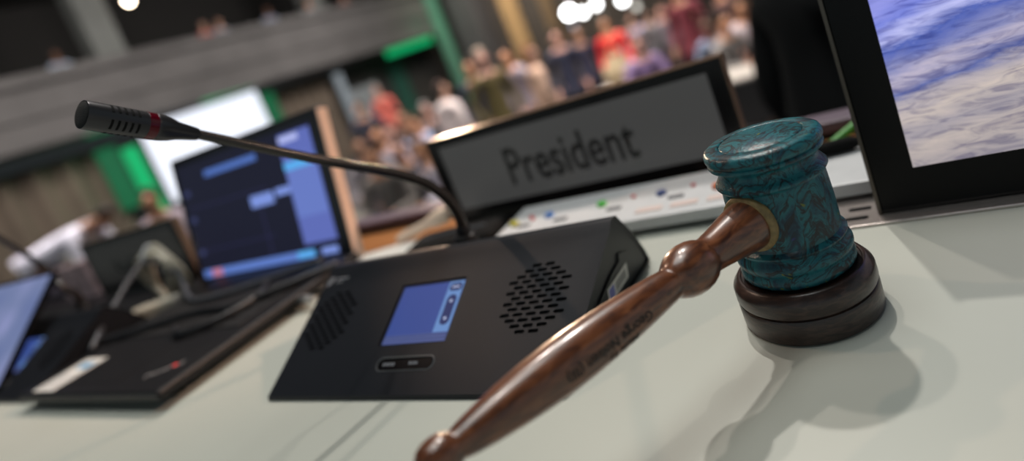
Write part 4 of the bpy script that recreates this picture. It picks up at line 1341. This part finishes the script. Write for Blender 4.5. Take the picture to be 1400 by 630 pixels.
# coil of beige cable standing behind the laptop hinge
cp = Vector((-1.135, .555, TOP + .048))
t = thing('cable_coil', 'tangled coil of beige cable left of the laptop screen', 'cable', (cp.x, cp.y, TOP))
bm = bmesh.new()
for k in range(4):
    pts = []
    a0 = random.random()
    for i in range(15):
        a = 2 * math.pi * i / 14
        rr_ = .041 + .003 * math.sin(3 * a + k) + .002 * k
        pts.append(cp + Vector((math.cos(a) * rr_, .006 * (k - 1.5) + .004 * math.sin(2 * a + k), math.sin(a) * rr_ * .98)))
    tube(bm, pts, .0045, 10, 4)
obj('loops', bm, M_beige, t, smooth=True)
bm = bmesh.new(); tube(bm, [cp + Vector((.0, -.02, .034)), cp + Vector((.0, .0, .052)), cp + Vector((.0, .02, .034)), cp + Vector((0, 0, .024)), cp + Vector((.0, -.02, .034))], .003, 8, 4); obj('tie', bm, M_white, t, smooth=True)
# white plug box
bm = bmesh.new(); Mb = Matrix.Translation((-1.058, .486, TOP)) @ Matrix.Rotation(math.radians(28), 4, 'Z')
obox(bm, Mb, -.040, .040, -.014, .014, .0005, .026, bev=.004)
t = thing('power_adapter', 'small beige power adapter below the cable coil', 'adapter', (-1.058, .486, TOP))
obj('case', bm, mat('beige_plastic', (0.42, 0.39, 0.32), 0.5), t)
bm = bmesh.new(); obox(bm, Mb, -.052, -.040, -.006, .006, .007, .019, bev=.002); obj('plug', bm, M_beige, t)
bm = bmesh.new(); tube(bm, [(-1.03, .499, TOP + .012), (-1.04, .52, TOP + .004), (-1.08, .54, TOP + .004), (-1.12, .55, TOP + .006)], .0035, 8); obj('lead', bm, M_beige, t, smooth=True)
# grey cable arching up beside the coil
bm = bmesh.new(); tube(bm, [(-0.99, .36, LZ + .001 + .004), (-1.03, .41, TOP + .045), (-1.10, .50, TOP + .075), (-1.17, .585, TOP + .085), (-1.19, .60, TOP + .03), (-1.19, .6, TOP + .004)], .0036, 10)
single('cable', bm, M_greyc, (-1.05, .45, TOP), 'grey cable arching up from the laptop corner past the beige coil', 'cable', smooth=True)
bm = bmesh.new(); tube(bm, [(-1.12, .55, TOP + .045), (-1.05, .535, TOP + .055), (-0.98, .50, LZ + .022), (-.93, .475, LZ + .004 + .002), (-.86, .47, LZ + .0065), (-.78, .50, LZ + .0065), (-.70, .53, LZ + .008)], .0038, 10)
single('cable', bm, M_greyc, (-.9, .49, LZ), 'grey cable running from the beige coil along the laptop hinge', 'cable', smooth=True)
for k, (pts, lab) in enumerate((([(-1.0, .38, LZ + .0065), (-.93, .40, LZ + .0065), (-.84, .43, LZ + .0065), (-.76, .43, LZ + .0065), (-.70, .47, LZ + .0065), (-.66, .52, LZ + .004)], 'black cable lying lengthwise across the laptop keys'),
                                ([(-.83, .39, LZ + .0065), (-.79, .375, LZ + .0065), (-.745, .40, LZ + .0065), (-.735, .45, LZ + .0065), (-.77, .49, LZ + .0065)], 'short black cable loop on the right half of the laptop keys'))):
    bm = bmesh.new(); tube(bm, pts, .0045, 10)
    single('cable', bm, M_blackc, (pts[0][0], pts[0][1], LZ), lab, 'cable', smooth=True)
# bright metal jack at the laptop's back right corner
bm = bmesh.new(); lathe(bm, [(.0042, 0), (.0055, .002), (.0055, .016), (.0035, .018), (.003, .026)], 16, (LX1 + .001, .452, TOP + .0125), (1, 0, 0))
single('plug', bm, mat('bright_metal', (0.6, 0.6, 0.6), 0.3, metal=.9), (LX1 + .01, .452, TOP + .012), 'small bright plug in the right side of the black laptop', 'plug', smooth=True, angle=40)
t = thing('folder', 'flat black document folder under the beige cable coil', 'folder', (-1.5, .53, TOP))
bm = bmesh.new(); box(bm, -2.1, -1.062, .466, .600, TOP + .0004, TOP + .006, .001); obj('cover', bm, M_blackmatte, t)
bm = bmesh.new(); box(bm, -2.06, -1.066, .470, .596, TOP + .0062, TOP + .009, .001); obj('flap', bm, M_black, t)
# papers and pouch behind the unit
t = thing('paper_stack', 'stack of white papers on the wood strip left of the microphone base', 'papers', (-.60, .575, TOP))
bm = bmesh.new()
for k in range(4): obox(bm, Matrix.Translation((-.615, .57, TOP + .001 + k * .0016)) @ Matrix.Rotation(math.radians(8 + 3 * k), 4, 'Z'), -.09, .08, -.06, .03, 0, .0014)
obj('sheets', bm, M_paper, t)
bm = bmesh.new(); lathe(bm, [(0, 0), (.005, .002), (.0065, .012), (.0065, .055), (.010, .068), (.0115, .082), (.009, .092), (0, .095)], 20, (-.632, .600, TOP + .012), (.78, .12, .16))
single('pen', bm, mat('cream_gloss', (0.80, 0.62, 0.48), 0.3, coat=.5), (-.56, .605, TOP + .01), 'glossy cream pen shining beside the base of the near microphone', 'pen', smooth=True, angle=40)
bm = bmesh.new(); obox(bm, Matrix.Translation((-.490, .548, TOP)) @ Matrix.Rotation(math.radians(8), 4, 'Z'), -.06, .062, -.028, .03, .0006, .026, bev=.009, seg=3)
t = thing('pouch', 'black zipped pouch between the unit and the President sign', 'pouch', (-.490, .548, TOP))
obj('pouch_body', bm, M_blackmatte, t, smooth=True, angle=50)
bm = bmesh.new(); tube(bm, [(-.535, .540, TOP + .026), (-.49, .548, TOP + .0268), (-.445, .554, TOP + .026)], .0018, 8); obj('zip', bm, M_greyc, t)
bm = bmesh.new(); obox(bm, Matrix.Translation((-1.66, .655, TOP)) @ Matrix.Rotation(math.radians(10), 4, 'Z'), -.05, .05, -.02, .02, .0012, .085, bev=.004)
t = thing('paper_bag', 'small pale pink patterned bag left of the dim name sign', 'bag', (-1.66, .655, TOP))
obj('bag_body', bm, mat('pink_print', (0.34, 0.24, 0.25), 0.8, noise=.5, nscale=45), t)
bm = bmesh.new(); tube(bm, [(-1.685, .64, TOP + .083), (-1.67, .642, TOP + .105), (-1.65, .646, TOP + .105), (-1.635, .649, TOP + .083)], .0018, 8); obj('handle', bm, M_paper, t, smooth=True)

# tall black office chairs beyond the second sign
for k, (x, y, rz, lab) in enumerate(((-2.65, 1.55, 2.9, 'black padded chair back behind the dim name sign'), (-3.5, 1.75, 3.3, 'black padded chair back at the far left behind the pink bag'))):
    t = thing('office_chair', lab, 'chair', (x, y, HALL), rz)
    t.scale = (1, 1, 1.0)
    bm = bmesh.new(); box(bm, -.27, .27, -.26, .24, .62, .70, .03); obj('seat', bm, M_blackmatte, t, local=True)
    bm = bmesh.new(); box(bm, -.27, .27, .22, .30, .80, 1.62, .035); obj('backrest', bm, M_blackmatte, t, local=True)
    bm = bmesh.new(); lathe(bm, [(.03, .08), (.03, .62)], 16); obj('post', bm, M_black, t, local=True)
    bm = bmesh.new()
    for q in range(5): tube(bm, [(0, 0, .10), (.3 * math.cos(q * 1.257), .3 * math.sin(q * 1.257), .03)], .02, 8, 0)
    obj('base', bm, M_black, t, local=True)
    bm = bmesh.new(); box(bm, -.04, .04, .18, .24, .64, .95, .01); obj('bracket', bm, M_black, t, local=True)
